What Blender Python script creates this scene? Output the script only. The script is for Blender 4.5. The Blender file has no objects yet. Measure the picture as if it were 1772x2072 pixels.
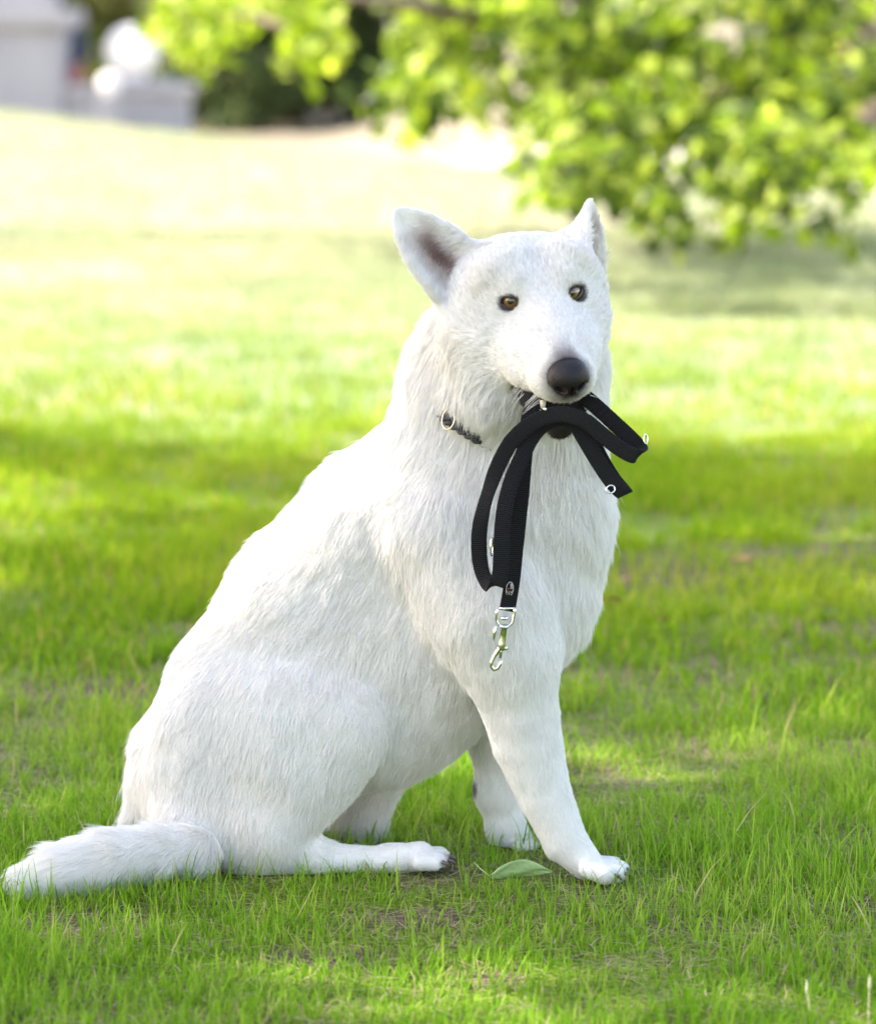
import bpy, math, random
import numpy as np
from mathutils import Vector, Matrix

random.seed(7)
RNG = np.random.default_rng(11)
C = bpy.context.scene.collection
SC = bpy.context.scene
PI = math.pi

# ------------------------------------------------------------------ camera
CAM = np.array([0.0, -4.7, 1.15])
FPX = 7184.0                       # focal length in photograph units (photo taken as 1772 wide)
PITCH = math.radians(8.49)
cam_data = bpy.data.cameras.new('camera')
cam = bpy.data.objects.new('camera', cam_data); C.objects.link(cam)
cam.location = CAM
cam.rotation_euler = (PI/2 - PITCH, 0, 0)
cam_data.sensor_fit = 'HORIZONTAL'; cam_data.sensor_width = 36
cam_data.lens = 36 * FPX / 1772
cam_data.clip_end = 2000
cam_data.dof.use_dof = True
cam_data.dof.focus_distance = 4.50
cam_data.dof.aperture_fstop = 4.4
cam_data.dof.aperture_blades = 0
SC.camera = cam

# ------------------------------------------------------------------ light
SUN_DIR = Vector((-0.72, 0.10, 0.68)).normalized()     # from the scene towards the sun
world = bpy.data.worlds.new("World"); SC.world = world; world.use_nodes = True
wt = world.node_tree; wt.nodes.clear()
wo = wt.nodes.new('ShaderNodeOutputWorld'); bg = wt.nodes.new('ShaderNodeBackground')
sky = wt.nodes.new('ShaderNodeTexSky'); sky.sky_type = 'NISHITA'; sky.sun_disc = False
sky.sun_elevation = math.asin(SUN_DIR.z)
sky.sun_rotation = math.atan2(SUN_DIR.x, SUN_DIR.y)
sky.air_density = 1.0; sky.dust_density = 1.5; sky.ozone_density = 0.6
bg.inputs['Strength'].default_value = 0.15
wb = wt.nodes.new('ShaderNodeMixRGB'); wb.blend_type = 'MULTIPLY'; wb.inputs[0].default_value = 1; wb.inputs[2].default_value = (1.0, .85, .74, 1)
wt.links.new(sky.outputs[0], wb.inputs[1]); wt.links.new(wb.outputs[0], bg.inputs[0]); wt.links.new(bg.outputs[0], wo.inputs[0])
sun_d = bpy.data.lights.new('sun', 'SUN'); sun_d.energy = 2.6; sun_d.angle = math.radians(0.5)
sun_d.color = (1.0, 0.93, 0.84)
sun = bpy.data.objects.new('sun', sun_d); C.objects.link(sun)
sun.rotation_euler = SUN_DIR.to_track_quat('Z', 'Y').to_euler()
sun.location = (-20, -8, 20)
SC.view_settings.view_transform = 'Standard'; SC.view_settings.look = 'None'
SC.view_settings.exposure = 2.58; SC.view_settings.gamma = 1.0
SC.cycles.max_bounces = 11; SC.cycles.diffuse_bounces = 9; SC.cycles.transparent_max_bounces = 8
SC.cycles.caustics_reflective = False; SC.cycles.caustics_refractive = False
SC.cycles.use_denoising = True
SC.cycles_curves.shape = 'RIBBONS'
SC.cycles_curves.subdivisions = 2

# ------------------------------------------------------------------ helpers
def P(x, y, Y):
    """the point at world depth Y seen at (x, y) of the photograph (1772 x 2072 units)"""
    cp, sp = math.cos(PITCH), math.sin(PITCH)
    u, v = (x-886)/FPX, (1036-y)/FPX
    d = np.array([u, cp + v*sp, -sp + v*cp])
    t = (Y - CAM[1]) / d[1]
    return CAM + d*t
def PX(Y):
    return (Y - CAM[1]) / FPX / math.cos(PITCH)*0.995
def ground_row_Y(y):
    a = PITCH + math.atan((y-1036)/FPX)
    return CAM[1] + CAM[2]/math.tan(a)

def hash3(ix, iy, iz, seed):
    h = (ix.astype(np.int64)*374761393 + iy.astype(np.int64)*668265263 + iz.astype(np.int64)*2147483647 + seed*1274126177) & 0xffffffff
    h = ((h ^ (h >> 13)) * 1274126177) & 0xffffffff
    h = ((h ^ (h >> 16)) * 2246822519) & 0xffffffff
    return ((h ^ (h >> 15)) & 0xffffff).astype(np.float32)/0xffffff*2-1
def noise3(p, freq, seed=0):
    q = p*freq; i = np.floor(q).astype(np.int64); f = (q-i); f = f*f*(3-2*f)
    out = 0
    for dx in (0, 1):
        wx = f[..., 0] if dx else 1-f[..., 0]
        for dy in (0, 1):
            wy = f[..., 1] if dy else 1-f[..., 1]
            for dz in (0, 1):
                wz = f[..., 2] if dz else 1-f[..., 2]
                out = out + wx*wy*wz*hash3(i[..., 0]+dx, i[..., 1]+dy, i[..., 2]+dz, seed)
    return out
def noise2(x, y, freq, seed=0):
    return noise3(np.stack([x, y, np.zeros_like(x)], -1), freq, seed)
def sstep(a, b, x):
    t = np.clip((x-a)/(b-a), 0, 1); return t*t*(3-2*t)

def surface_nets(V, xs, ys, zs):
    ins = V < 0
    nx, ny, nz = V.shape
    s = np.zeros((nx-1, ny-1, nz-1), np.int8)
    for a in (0, 1):
        for b in (0, 1):
            for c in (0, 1):
                s += ins[a:nx-1+a, b:ny-1+b, c:nz-1+c]
    act = (s > 0) & (s < 8)
    idx = np.argwhere(act)
    vid = -np.ones(act.shape, np.int64); vid[act] = np.arange(len(idx))
    corner = {}
    for a in (0, 1):
        for b in (0, 1):
            for c in (0, 1):
                corner[(a, b, c)] = V[idx[:, 0]+a, idx[:, 1]+b, idx[:, 2]+c]
    acc = np.zeros((len(idx), 3)); cnt = np.zeros(len(idx))
    ks = list(corner)
    for i, k1 in enumerate(ks):
        for k2 in ks[i+1:]:
            if sum(abs(p-q) for p, q in zip(k1, k2)) != 1: continue
            v1, v2 = corner[k1], corner[k2]
            m = (v1 < 0) != (v2 < 0)
            t = np.where(m, v1/(v1-v2+1e-12), 0)
            for ax in range(3):
                acc[:, ax] += np.where(m, k1[ax]+(k2[ax]-k1[ax])*t, 0)
            cnt += m
    acc /= cnt[:, None]
    g = [xs, ys, zs]; verts = np.empty_like(acc)
    for ax in range(3):
        lo = g[ax][idx[:, ax]]; hi = g[ax][idx[:, ax]+1]
        verts[:, ax] = lo+(hi-lo)*acc[:, ax]
    faces = []
    def quads(m, off, flip_sign, cells):
        e = np.argwhere(m)
        if len(e) == 0: return
        q = np.stack([vid[e[:, 0]+c[0], e[:, 1]+c[1], e[:, 2]+c[2]] for c in cells], 1)
        fl = flip_sign[m]
        q[fl] = q[fl][:, ::-1]
        faces.append(q)
    # x edges
    m = ins[:-1, 1:-1, 1:-1] != ins[1:, 1:-1, 1:-1]
    quads(m, 0, ~ins[:-1, 1:-1, 1:-1], [(0, 0, 0), (0, 1, 0), (0, 1, 1), (0, 0, 1)])
    m = ins[1:-1, :-1, 1:-1] != ins[1:-1, 1:, 1:-1]
    quads(m, 0, ~ins[1:-1, :-1, 1:-1], [(0, 0, 0), (0, 0, 1), (1, 0, 1), (1, 0, 0)])
    m = ins[1:-1, 1:-1, :-1] != ins[1:-1, 1:-1, 1:]
    quads(m, 0, ~ins[1:-1, 1:-1, :-1], [(0, 0, 0), (1, 0, 0), (1, 1, 0), (0, 1, 0)])
    return verts, np.concatenate(faces)

def np_mesh(name, verts, faces, mat, parent=None, smooth=True, col=None, uv=None, mats=None, matidx=None):
    me = bpy.data.meshes.new(name)
    verts = np.asarray(verts, np.float32); faces = np.asarray(faces, np.int32)
    n = faces.shape[1]
    me.vertices.add(len(verts)); me.vertices.foreach_set('co', verts.ravel())
    me.loops.add(faces.size); me.loops.foreach_set('vertex_index', faces.ravel())
    me.polygons.add(len(faces)); me.polygons.foreach_set('loop_start', np.arange(0, faces.size, n, dtype=np.int32))
    me.polygons.foreach_set('use_smooth', np.full(len(faces), smooth))
    if col is not None:
        a = me.color_attributes.new('col', 'FLOAT_COLOR', 'POINT')
        a.data.foreach_set('color', np.concatenate([col, np.ones((len(col), 1))], 1).astype(np.float32).ravel())
    if uv is not None:
        u = me.uv_layers.new(name='UVMap'); u.data.foreach_set('uv', np.asarray(uv, np.float32)[faces.ravel()].ravel())
    for mm in (mats or [mat]): me.materials.append(mm)
    if matidx is not None: me.polygons.foreach_set('material_index', np.asarray(matidx, np.int32))
    me.update(calc_edges=True); me.validate()
    o = bpy.data.objects.new(name, me); C.objects.link(o)
    if parent: o.parent = parent
    return o
def tag(o, label=None, cat=None, group=None, kind=None):
    for k, v in (('label', label), ('category', cat), ('group', group), ('kind', kind)):
        if v: o[k] = v
    return o
def empty(name, loc=(0, 0, 0)):
    o = bpy.data.objects.new(name, None); C.objects.link(o); o.location = loc
    o.empty_display_size = 0.05
    return o
def parent_keep(o, p):
    """children of a thing stay where they were built"""
    o.parent = p; o.matrix_parent_inverse = Matrix.Translation(-Vector(p.location))
    return o

class Geo:
    """collects tubes, boxes, lathes as ONE mesh"""
    def __init__(s): s.v = []; s.f = []; s.uv = []
    def add(s, v, f, uv=None):
        o = sum(len(a) for a in s.v); s.v.append(np.asarray(v, float)); s.uv.append(np.asarray(uv if uv is not None else np.zeros((len(v), 2)), float))
        s.f += [tuple(int(i)+o for i in q) for q in f]
    def tube(s, pts, rad, seg=8, closed=False, flat=1.0, updir=None):
        pts = [np.asarray(p, float) for p in pts]; n = len(pts)
        rad = [rad]*n if np.isscalar(rad) else rad
        T = []
        for i in range(n):
            a = pts[(i-1) % n] if (closed or i > 0) else pts[i]; b = pts[(i+1) % n] if (closed or i < n-1) else pts[i]
            t = b-a; T.append(t/(np.linalg.norm(t)+1e-12))
        up = np.array(updir if updir is not None else ([0, 0, 1] if abs(T[0][2]) < 0.9 else [1, 0, 0]), float)
        V = []; N = None
        for i in range(n):
            if N is None or updir is not None: N = up - T[i]*np.dot(up, T[i])
            else: N = N - T[i]*np.dot(N, T[i])
            N /= np.linalg.norm(N)+1e-12; B = np.cross(T[i], N)
            for k in range(seg):
                a = 2*PI*k/seg; V.append(pts[i]+rad[i]*(math.cos(a)*N*flat+math.sin(a)*B))
        F = []
        for i in range(n if closed else n-1):
            for k in range(seg):
                a, b = i*seg+k, i*seg+(k+1) % seg; c, d = ((i+1) % n)*seg+(k+1) % seg, ((i+1) % n)*seg+k
                F.append((a, b, c, d))
        if not closed:
            F.append(tuple(range(seg))[::-1]); F.append(tuple((n-1)*seg+k for k in range(seg)))
        s.add(V, F); return s
    def box(s, c, h, rot=None):
        V = []
        for a in (-1, 1):
            for b in (-1, 1):
                for d in (-1, 1):
                    p = np.array([a*h[0], b*h[1], d*h[2]])
                    if rot is not None: p = rot @ p
                    V.append(np.asarray(c)+p)
        s.add(V, [(0, 1, 3, 2), (4, 6, 7, 5), (0, 4, 5, 1), (2, 3, 7, 6), (0, 2, 6, 4), (1, 5, 7, 3)]); return s
    def lathe(s, prof, c, seg=24, axis=None):
        V = []
        for r, z in prof:
            for k in range(seg):
                a = 2*PI*k/seg; p = np.array([r*math.cos(a), r*math.sin(a), z])
                if axis is not None: p = axis @ p
                V.append(np.asarray(c)+p)
        F = []
        for i in range(len(prof)-1):
            for k in range(seg):
                F.append((i*seg+k, i*seg+(k+1) % seg, (i+1)*seg+(k+1) % seg, (i+1)*seg+k))
        F.append(tuple(range(seg))[::-1]); F.append(tuple((len(prof)-1)*seg+k for k in range(seg)))
        s.add(V, F); return s
    def build(s, name, mat, parent=None, smooth=True, bevel=0, keep=False):
        me = bpy.data.meshes.new(name); me.from_pydata([tuple(p) for a in s.v for p in a], [], s.f)
        uv = np.concatenate(s.uv); ul = me.uv_layers.new(name='UVMap')
        li = np.empty(len(me.loops), np.int32); me.loops.foreach_get('vertex_index', li)
        ul.data.foreach_set('uv', uv[li].astype(np.float32).ravel())
        me.materials.append(mat); me.validate()
        for p in me.polygons: p.use_smooth = smooth
        o = bpy.data.objects.new(name, me); C.objects.link(o)
        if bevel:
            m = o.modifiers.new('bevel', 'BEVEL'); m.width = bevel; m.segments = 3; m.limit_method = 'ANGLE'
        if parent: parent_keep(o, parent)
        return o

# ------------------------------------------------------------------ materials
def new_mat(name):
    m = bpy.data.materials.new(name); m.use_nodes = True; nt = m.node_tree
    return m, nt, nt.nodes['Principled BSDF'], nt.nodes['Material Output']
def simple(name, col, rough=0.6, metal=0.0, bump=0, bscale=100, var=0.0, vscale=10, spec=0.5):
    m, nt, b, o = new_mat(name)
    b.inputs['Roughness'].default_value = rough; b.inputs['Metallic'].default_value = metal
    b.inputs['Specular IOR Level'].default_value = spec
    b.inputs['Base Color'].default_value = (*col, 1)
    geo = nt.nodes.new('ShaderNodeNewGeometry')
    if var:
        n = nt.nodes.new('ShaderNodeTexNoise'); n.inputs['Scale'].default_value = vscale; n.inputs['Detail'].default_value = 6
        nt.links.new(geo.outputs['Position'], n.inputs['Vector'])
        r = nt.nodes.new('ShaderNodeValToRGB'); r.color_ramp.elements[0].position = 0.3; r.color_ramp.elements[1].position = 0.7
        r.color_ramp.elements[0].color = (*[c*(1-var) for c in col], 1); r.color_ramp.elements[1].color = (*[min(1, c*(1+var)) for c in col], 1)
        nt.links.new(n.outputs[0], r.inputs[0]); nt.links.new(r.outputs[0], b.inputs['Base Color'])
    if bump:
        n = nt.nodes.new('ShaderNodeTexNoise'); n.inputs['Scale'].default_value = bscale; n.inputs['Detail'].default_value = 4
        nt.links.new(geo.outputs['Position'], n.inputs['Vector'])
        bp = nt.nodes.new('ShaderNodeBump'); bp.inputs['Strength'].default_value = bump; bp.inputs['Distance'].default_value = 0.002
        nt.links.new(n.outputs[0], bp.inputs['Height']); nt.links.new(bp.outputs[0], b.inputs['Normal'])
    return m
# ------------------------------------------------------------------ the dog
PRIMS = []
def prim(a, ra, b=None, rb=None, k=0.03, sy=1.0, L=0.02, flow=None, lift=0.32, name=''):
    """a, b points; radii in metres, fur included: the skin lies a third of a hair length below"""
    a = np.asarray(a, float); b = a.copy() if b is None else np.asarray(b, float); rb = ra if rb is None else rb
    f = (b-a) if flow is None else np.asarray(flow, float)
    n = np.linalg.norm(f); f = f/n if n > 1e-9 else np.array([-0.5, 0, -0.8])
    PRIMS.append(dict(a=a, b=b, ra=max(.003, ra-L*0.28), rb=max(.003, rb-L*0.28), k=k, sy=sy, L=L, flow=f, lift=lift, name=name))
def bp(x, y, Y, r, x2=None, y2=None, Y2=None, r2=None, **kw):
    a = P(x, y, Y)
    if x2 is None: prim(a, r*PX(Y), **kw)
    else: prim(a, r*PX(Y), P(x2, y2, Y2), r2*PX(Y2), **kw)
BK = np.array([-0.62, 0, -0.78])       # hair runs back and down the trunk
# trunk
bp(402, 1520, -.10, 124, 485, 1395, -.10, 138, k=.04, sy=.80, L=.020, flow=(-.45, 0, -.9))
bp(485, 1395, -.10, 138, 622, 1225, -.10, 155, k=.04, sy=.76, L=.020, flow=BK)
bp(622, 1225, -.10, 155, 780, 1070, -.10, 159, k=.05, sy=.76, L=.021, flow=BK)
bp(780, 1070, -.10, 159, 985, 1085, -.12, 225, k=.06, sy=.80, L=.023, flow=(-.45, 0, -.9))
bp(1010, 1060, -.12, 222, 1030, 1195, -.13, 184, k=.05, sy=.78, L=.027, flow=(.12, 0, -1))
bp(890, 1305, -.10, 198, 780, 1395, -.09, 198, k=.06, sy=.74, L=.025, flow=(-.25, 0, -1))
bp(640, 1410, -.10, 180, 780, 1300, -.09, 190, k=.06, sy=.72, L=.022, flow=(-.35, 0, -1))
# rump
bp(385, 1560, -.10, 118, 400, 1640, -.12, 98, k=.05, sy=.95, L=.028, flow=(-.1, 0, -1))
bp(300, 1590, -.09, 34, 275, 1650, -.10, 36, k=.04, L=.035, flow=(-.5, 0, -.8))
# neck
bp(975, 930, -.12, 212, 1022, 775, -.12, 196, k=.05, sy=.82, L=.024, flow=(-.30, 0, -1))
bp(1022, 775, -.12, 196, 1052, 640, -.13, 162, k=.04, sy=.85, L=.024, flow=(-.30, 0, -1))
bp(1120, 900, -.15, 90, 1140, 1040, -.15, 80, k=.05, L=.028, flow=(.15, 0, -1))
# near shoulder and foreleg
bp(1155, 485, -.17, 26, 1186, 430, -.165, 8, k=.02, L=.008, flow=(.3, 0, 1), lift=.2)
bp(900, 1080, -.20, 105, 985, 1235, -.225, 100, k=.05, L=.024, flow=(-.1, 0, -1))
bp(985, 1235, -.225, 100, 1030, 1330, -.22, 92, k=.045, L=.022, flow=(.05, 0, -1))
bp(1030, 1330, -.22, 94, 1066, 1500, -.215, 75, k=.03, L=.013, flow=(.15, 0, -1), lift=.22)
bp(1066, 1500, -.215, 75, 1100, 1605, -.215, 59, k=.003, L=.010, flow=(.25, 0, -1), lift=.2)
bp(1100, 1605, -.215, 59, 1142, 1700, -.218, 48, k=.003, L=.009, flow=(.35, 0, -1), lift=.2)
bp(1142, 1700, -.218, 48, 1182, 1744, -.223, 38, k=.004, L=.008, flow=(.7, 0, -.5), lift=.2)
for i, (dx, dy, Y) in enumerate(((-8, 14, -.258), (14, 12, -.238), (22, 4, -.214), (8, -4, -.190))):
    bp(1190+dx*.4, 1750+dy*.6, Y+.006, 19, 1232+dx, 1757+dy, Y-.004, 22, k=.005, L=.0045, flow=(.9, -.1, -.5), lift=.2)
# far foreleg
bp(1010, 1290, -.03, 90, 1010, 1490, -.03, 62, k=.03, L=.013, flow=(0, 0, -1), lift=.25)
bp(1010, 1490, -.03, 62, 1004, 1600, -.03, 44, k=.02, L=.010, flow=(0, 0, -1), lift=.2)
bp(1004, 1600, -.03, 44, 1024, 1680, -.03, 38, k=.02, L=.009, flow=(0, 0, -1), lift=.2)
bp(972, 1592, -.03, 12, k=.008, L=.006, flow=(0, 0, -1), lift=.2)
bp(1024, 1680, -.03, 40, 1050, 1712, -.035, 36, k=.02, L=.008, flow=(.7, 0, -.5), lift=.2)
for i, (dx, Y) in enumerate(((0, -.065), (14, -.048), (18, -.028), (8, -.008))):
    bp(1052, 1716, Y, 20, 1072+dx, 1722-(Y+.065)*250, Y, 18, k=.006, L=.006, flow=(.9, -.1, -.5), lift=.2)
# near thigh
bp(455, 1500, -.17, 150, 600, 1502, -.185, 158, k=.035, sy=.46, L=.020, flow=(-.25, 0, -1))
bp(600, 1502, -.185, 156, 690, 1478, -.195, 78, k=.03, sy=.5, L=.018, flow=(-.2, 0, -1))
bp(690, 1478, -.195, 76, 540, 1685, -.18, 78, k=.03, sy=.75, L=.016, flow=(-.5, 0, -1), lift=.25)
bp(440, 1600, -.16, 120, 520, 1640, -.18, 95, k=.04, sy=.6, L=.022, flow=(-.1, 0, -1))
bp(540, 1685, -.18, 75, 480, 1725, -.17, 45, k=.03, L=.016, flow=(-.3, 0, -1), lift=.25)
bp(500, 1728, -.17, 46, 640, 1738, -.18, 38, k=.03, L=.012, flow=(1, 0, -.1), lift=.2)
bp(640, 1738, -.18, 36, 790, 1742, -.18, 30, k=.02, L=.008, flow=(1, 0, -.1), lift=.2)
bp(790, 1738, -.18, 31, 850, 1734, -.18, 34, k=.015, L=.008, flow=(1, 0, -.1), lift=.2)
for dx, dy, Y in ((-8, 12, -.212), (4, 6, -.196), (8, -2, -.176), (2, -8, -.156)):
    bp(850, 1736+dy*.6, Y, 20, 888+dx, 1736+dy, Y, 17, k=.002, L=.005, flow=(1, 0, -.1), lift=.25)
# far hind leg
bp(700, 1480, -.01, 90, 742, 1560, -.01, 72, k=.03, L=.018, flow=(0, 0, -1))
bp(742, 1560, -.01, 72, 728, 1668, -.02, 60, k=.03, L=.016, flow=(-.3, 0, -1))
bp(660, 1690, -.02, 32, 760, 1700, -.03, 26, k=.02, L=.010, flow=(1, 0, -.1), lift=.2)
# tail
for (a, b) in (((400, 1722, -.215, 40), (310, 1724, -.25, 58)), ((310, 1724, -.25, 58), (215, 1738, -.28, 66)),
               ((215, 1738, -.28, 66), (130, 1760, -.30, 61)), ((130, 1760, -.30, 61), (66, 1785, -.31, 50))):
    bp(a[0], a[1], a[2], a[3], b[0], b[1], b[2], b[3], k=.003, L=.028, lift=.30, flow=(-.93, -.1, -.35))
bp(370, 1670, -.17, 52, 400, 1715, -.21, 42, k=.04, L=.03, flow=(-.5, 0, -.8))
# ---- head, in its own axes: f towards the nose, r to the dog's left (right in the picture), u up
HO = P(1097, 602, -.285)
yaw, pit, rol = math.radians(13), math.radians(21.5), math.radians(7.5)
HF = np.array([math.sin(yaw)*math.cos(pit), -math.cos(yaw)*math.cos(pit), -math.sin(pit)])
_r0 = np.cross(np.array([0, 0, 1.]), HF); _r0 /= np.linalg.norm(_r0)
_u0 = np.cross(HF, _r0)
HR = _r0*math.cos(rol) + _u0*math.sin(rol)
HU = _u0*math.cos(rol) - _r0*math.sin(rol)
HM = np.stack([HF, HR, HU])            # rows: local axes
def H(f, r, u): return HO + f*HF + r*HR + u*HU
def hp(a, ra, b=None, rb=None, flow=(-1, 0, 0), L=.009, lift=.22, k=.02, **kw):
    fl = np.asarray(flow, float) @ HM
    prim(H(*a), ra, None if b is None else H(*b), rb, flow=fl, L=L, lift=lift, k=k, **kw)
hp((-.070, -.022, -.032), .083, (-.070, .014, -.032), .079, k=.03, flow=(-.6, 0, .9))
for s in (-1, 1):
    hp((-.046, s*.046, -.060), .045, (-.030, s*.038, -.088), .038, k=.03, L=.012, flow=(-1, s*.35, -.35), lift=.28)   # cheeks
    hp((-.020, s*.032, .014), .026, (-.036, s*.040, .020), .034, k=.02, flow=(-1, s*.3, .5))                       # brows
    hp((-.022, s*.050, -.018), .024, (-.05, s*.056, -.015), .030, k=.02, flow=(-1, s*.3, 0))                         # cheek bones
    hp((.030, s*.019, -.060), .033, (.102, s*.0165, -.060), .0250, k=.014, L=.006, flow=(-1, s*.15, -.3), lift=.2)      # lips
for s in (-1, 1): hp((-.032, s*.038-.006, -.072), .037, (-.006, s*.027-.004, -.086), .029, k=.04, L=.010, flow=(-1, s*.4, -.3), lift=.3)
for s in (-1, 1): hp((-.005, s*.036, -.056), .036, (.045, s*.026, -.060), .031, k=.03, L=.007, flow=(-1, s*.3, -.1))
hp((-.012, 0, -.030), .048, (.040, 0, -.044), .041, k=.025, L=.007, flow=(-1, 0, .1))
hp((.040, 0, -.044), .040, (.112, 0, -.054), .030, k=.015, L=.005, flow=(-1, 0, .1), lift=.18)
hp((-.010, 0, -.008), .024, (.108, 0, -.038), .0205, k=.02, L=.005, flow=(-1, 0, .1), lift=.18)                     # bridge
hp((-.075, 0, -.120), .050, (-.02, 0, -.128), .032, k=.03, L=.016, flow=(-1, 0, -.3), lift=.3)                        # throat
hp((-.02, 0, -.130), .030, (.074, 0, -.141), .0195, k=.012, L=.006, flow=(-1, 0, -.1), lift=.2)                        # lower jaw
# full cheeks and the ruff under them
bp(985, 680, -.215, 88, 1000, 790, -.225, 84, k=.04, L=.020, flow=(-.35, .1, -1), lift=.3)
bp(1124, 660, -.205, 70, 1122, 780, -.215, 78, k=.04, L=.020, flow=(.35, .1, -1), lift=.3)

def smin(a, b, k):
    h = np.maximum(k-np.abs(a-b), 0)/k
    return np.minimum(a, b) - h*h*k*0.25
def prim_d(p, q):
    a, b = q['a'], q['b']; pa = p-a; ba = b-a
    if q['sy'] != 1: pa = pa*np.array([1, 1/q['sy'], 1]); ba = ba*np.array([1, 1/q['sy'], 1])
    bb = float(ba@ba)
    h = np.clip((pa@ba)/bb, 0, 1) if bb > 1e-12 else np.zeros(pa.shape[:-1])
    d = np.linalg.norm(pa-h[..., None]*ba, axis=-1) - (q['ra']+(q['rb']-q['ra'])*h)
    return d*(min(1, q['sy'])*.5+.5)

# ears: curved plates, cupped towards +c
def ear_frame(base, tip, face):
    A = tip-base; ln = np.linalg.norm(A); A = A/ln
    N = np.asarray(face, float); N = N-A*(N@A); N /= np.linalg.norm(N)
    B = np.cross(A, N)
    return dict(o=base, A=A, B=B, N=N, ln=ln)
EARS = []
e1 = ear_frame(P(930, 566, -.215), P(797, 424, -.235), (.35, -.9, .05)); e1.update(w0=.044, wm=.044, wt=.012, cup=9.0, t=.0026); EARS.append(e1)
e2 = ear_frame(P(1183, 520, -.185), P(1196, 402, -.165), (.93, -.30, .1)); e2.update(w0=.040, wm=.036, wt=.008, cup=12.0, t=.0026); EARS.append(e2)
def ear_local(p, e):
    q = p-e['o']; return q@e['A'], q@e['B'], q@e['N']
def ear_d(p, e):
    a, b, c = ear_local(p, e); t = a/e['ln']; tt = np.clip(t, 0, 1)
    w = e['w0']*np.clip(1-tt**2.2, 0, 1)**.62
    c0 = e['cup']*b*b*(1-.35*tt) - .010*(1-tt)
    th = e['t']+.004*(1-tt)
    d1 = (np.abs(c-c0)-th)/np.sqrt(1+(2*e['cup']*b*.8)**2)
    d2 = np.abs(b)-w
    d3 = np.maximum(-(a+.02), a-e['ln'])
    return np.maximum(np.maximum(d1, d2*.9), d3)

EYES = [H(-.0085, -.0362, -.002), H(-.0085, .0362, -.002)]
ER = .0158
def sdf(p):
    d = np.full(p.shape[:-1], 1.0)
    for q in PRIMS: d = smin(d, prim_d(p, q), q['k'])
    return d
def sdf_extra(p, d):
    for e in EARS: d = smin(d, ear_d(p, e), .018)
    # sockets
    for s, c in zip((-1, 1), EYES):
        q = p-c; lf, lr, lu = q@HF, q@HR, q@HU
        lr0 = lr+s*-.0415*0; lr2 = lr*math.cos(.22*s)+lu*math.sin(.22*s); lu = lu*math.cos(.22*s)-lr*math.sin(.22*s)
        e = np.sqrt(((lf-.002)/.019)**2+(lr2/.0175)**2+((lu)/.0118)**2)
        e = (e-1)*.012
        d = -smin(-d, e, .004)
    q = p-HO; lf, lr, lu = q@HF, q@HR, q@HU
    e = (np.sqrt(((lf-.134)/.021)**2+(lr/.0235)**2+((lu+.045)/.021)**2)-1)*.021
    d = -smin(-d, e, .002)
    # mouth gap
    q = p-HO; lf, lr, lu = q@HF, q@HR, q@HU
    m = np.maximum(np.abs(lu+.103+(lf-.05)*.06)-.0095, np.maximum(-(lf-.020), np.abs(lr)-.05))
    d = -smin(-d, m, .004)
    return d

def axis_grid(lo, hi, segs, base):
    out = [lo]
    while out[-1] < hi:
        s = base
        for a, b, h in segs:
            if a <= out[-1] < b: s = h
        out.append(out[-1]+s)
    return np.array(out)
hs = .0026
xs = axis_grid(-.66, .30, [(-.09, .235, hs), (.235, .30, .004)], .0048)
ys = axis_grid(-.47, .14, [(-.44, -.14, .003)], .0045)
zs = axis_grid(-.012, .93, [(0, .06, .0032), (.60, .92, hs)], .0045)
shape = (len(xs), len(ys), len(zs))
V = np.full(shape, 1.0, np.float32)
def sub_box(lo, hi):
    i0, i1 = np.searchsorted(xs, lo[0]), np.searchsorted(xs, hi[0])+1
    j0, j1 = np.searchsorted(ys, lo[1]), np.searchsorted(ys, hi[1])+1
    k0, k1 = np.searchsorted(zs, lo[2]), np.searchsorted(zs, hi[2])+1
    sl = (slice(max(0, i0-1), i1), slice(max(0, j0-1), j1), slice(max(0, k0-1), k1))
    X, Y_, Z = np.meshgrid(xs[sl[0]], ys[sl[1]], zs[sl[2]], indexing='ij')
    return sl, np.stack([X, Y_, Z], -1)
for q in PRIMS:
    m = q['k']+.03
    r = max(q['ra'], q['rb'])+m
    sl, p = sub_box(np.minimum(q['a'], q['b'])-r, np.maximum(q['a'], q['b'])+r)
    V[sl] = smin(V[sl], prim_d(p, q), q['k'])
sl, p = sub_box((-.10, -.50, .50), (.26, -.02, .93))
V[sl] = sdf_extra(p, V[sl])
# soft unevenness of the coat, then the ground under the feet
sl, p = sub_box((-.7, -.5, -.02), (.31, .15, .60))
V[sl] += (.0012*noise3(p, 14, 3)+.0006*noise3(p, 50, 4))*sstep(.12, .30, p[..., 2])
V = np.maximum(V, -(zs[None, None, :]+.001))
V[:, :, 0] = 1
dv, df = surface_nets(V, xs, ys, zs)
# keep the largest connected piece: flood by vertex labels
lab = np.arange(len(dv))
for _ in range(400):
    m = lab[df].min(1); new = lab.copy(); np.minimum.at(new, df.ravel(), np.repeat(m, 4)); new = new[new]
    if (new == lab).all(): break
    lab = new
u, cnt = np.unique(lab, return_counts=True); main = u[cnt.argmax()]
keep = lab == main; remap = np.cumsum(keep)-1
df = remap[df[keep[df].all(1)]]; dv = dv[keep]
# light smoothing
for it in range(2):
    acc = np.zeros_like(dv); c = np.zeros(len(dv))
    for i in range(4):
        for j in (1, 3):
            np.add.at(acc, df[:, i], dv[df[:, (i+j) % 4]]); np.add.at(c, df[:, i], 1)
    dv = dv*.5+.5*acc/c[:, None]
print('dog verts', len(dv), 'pieces', len(u))

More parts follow.
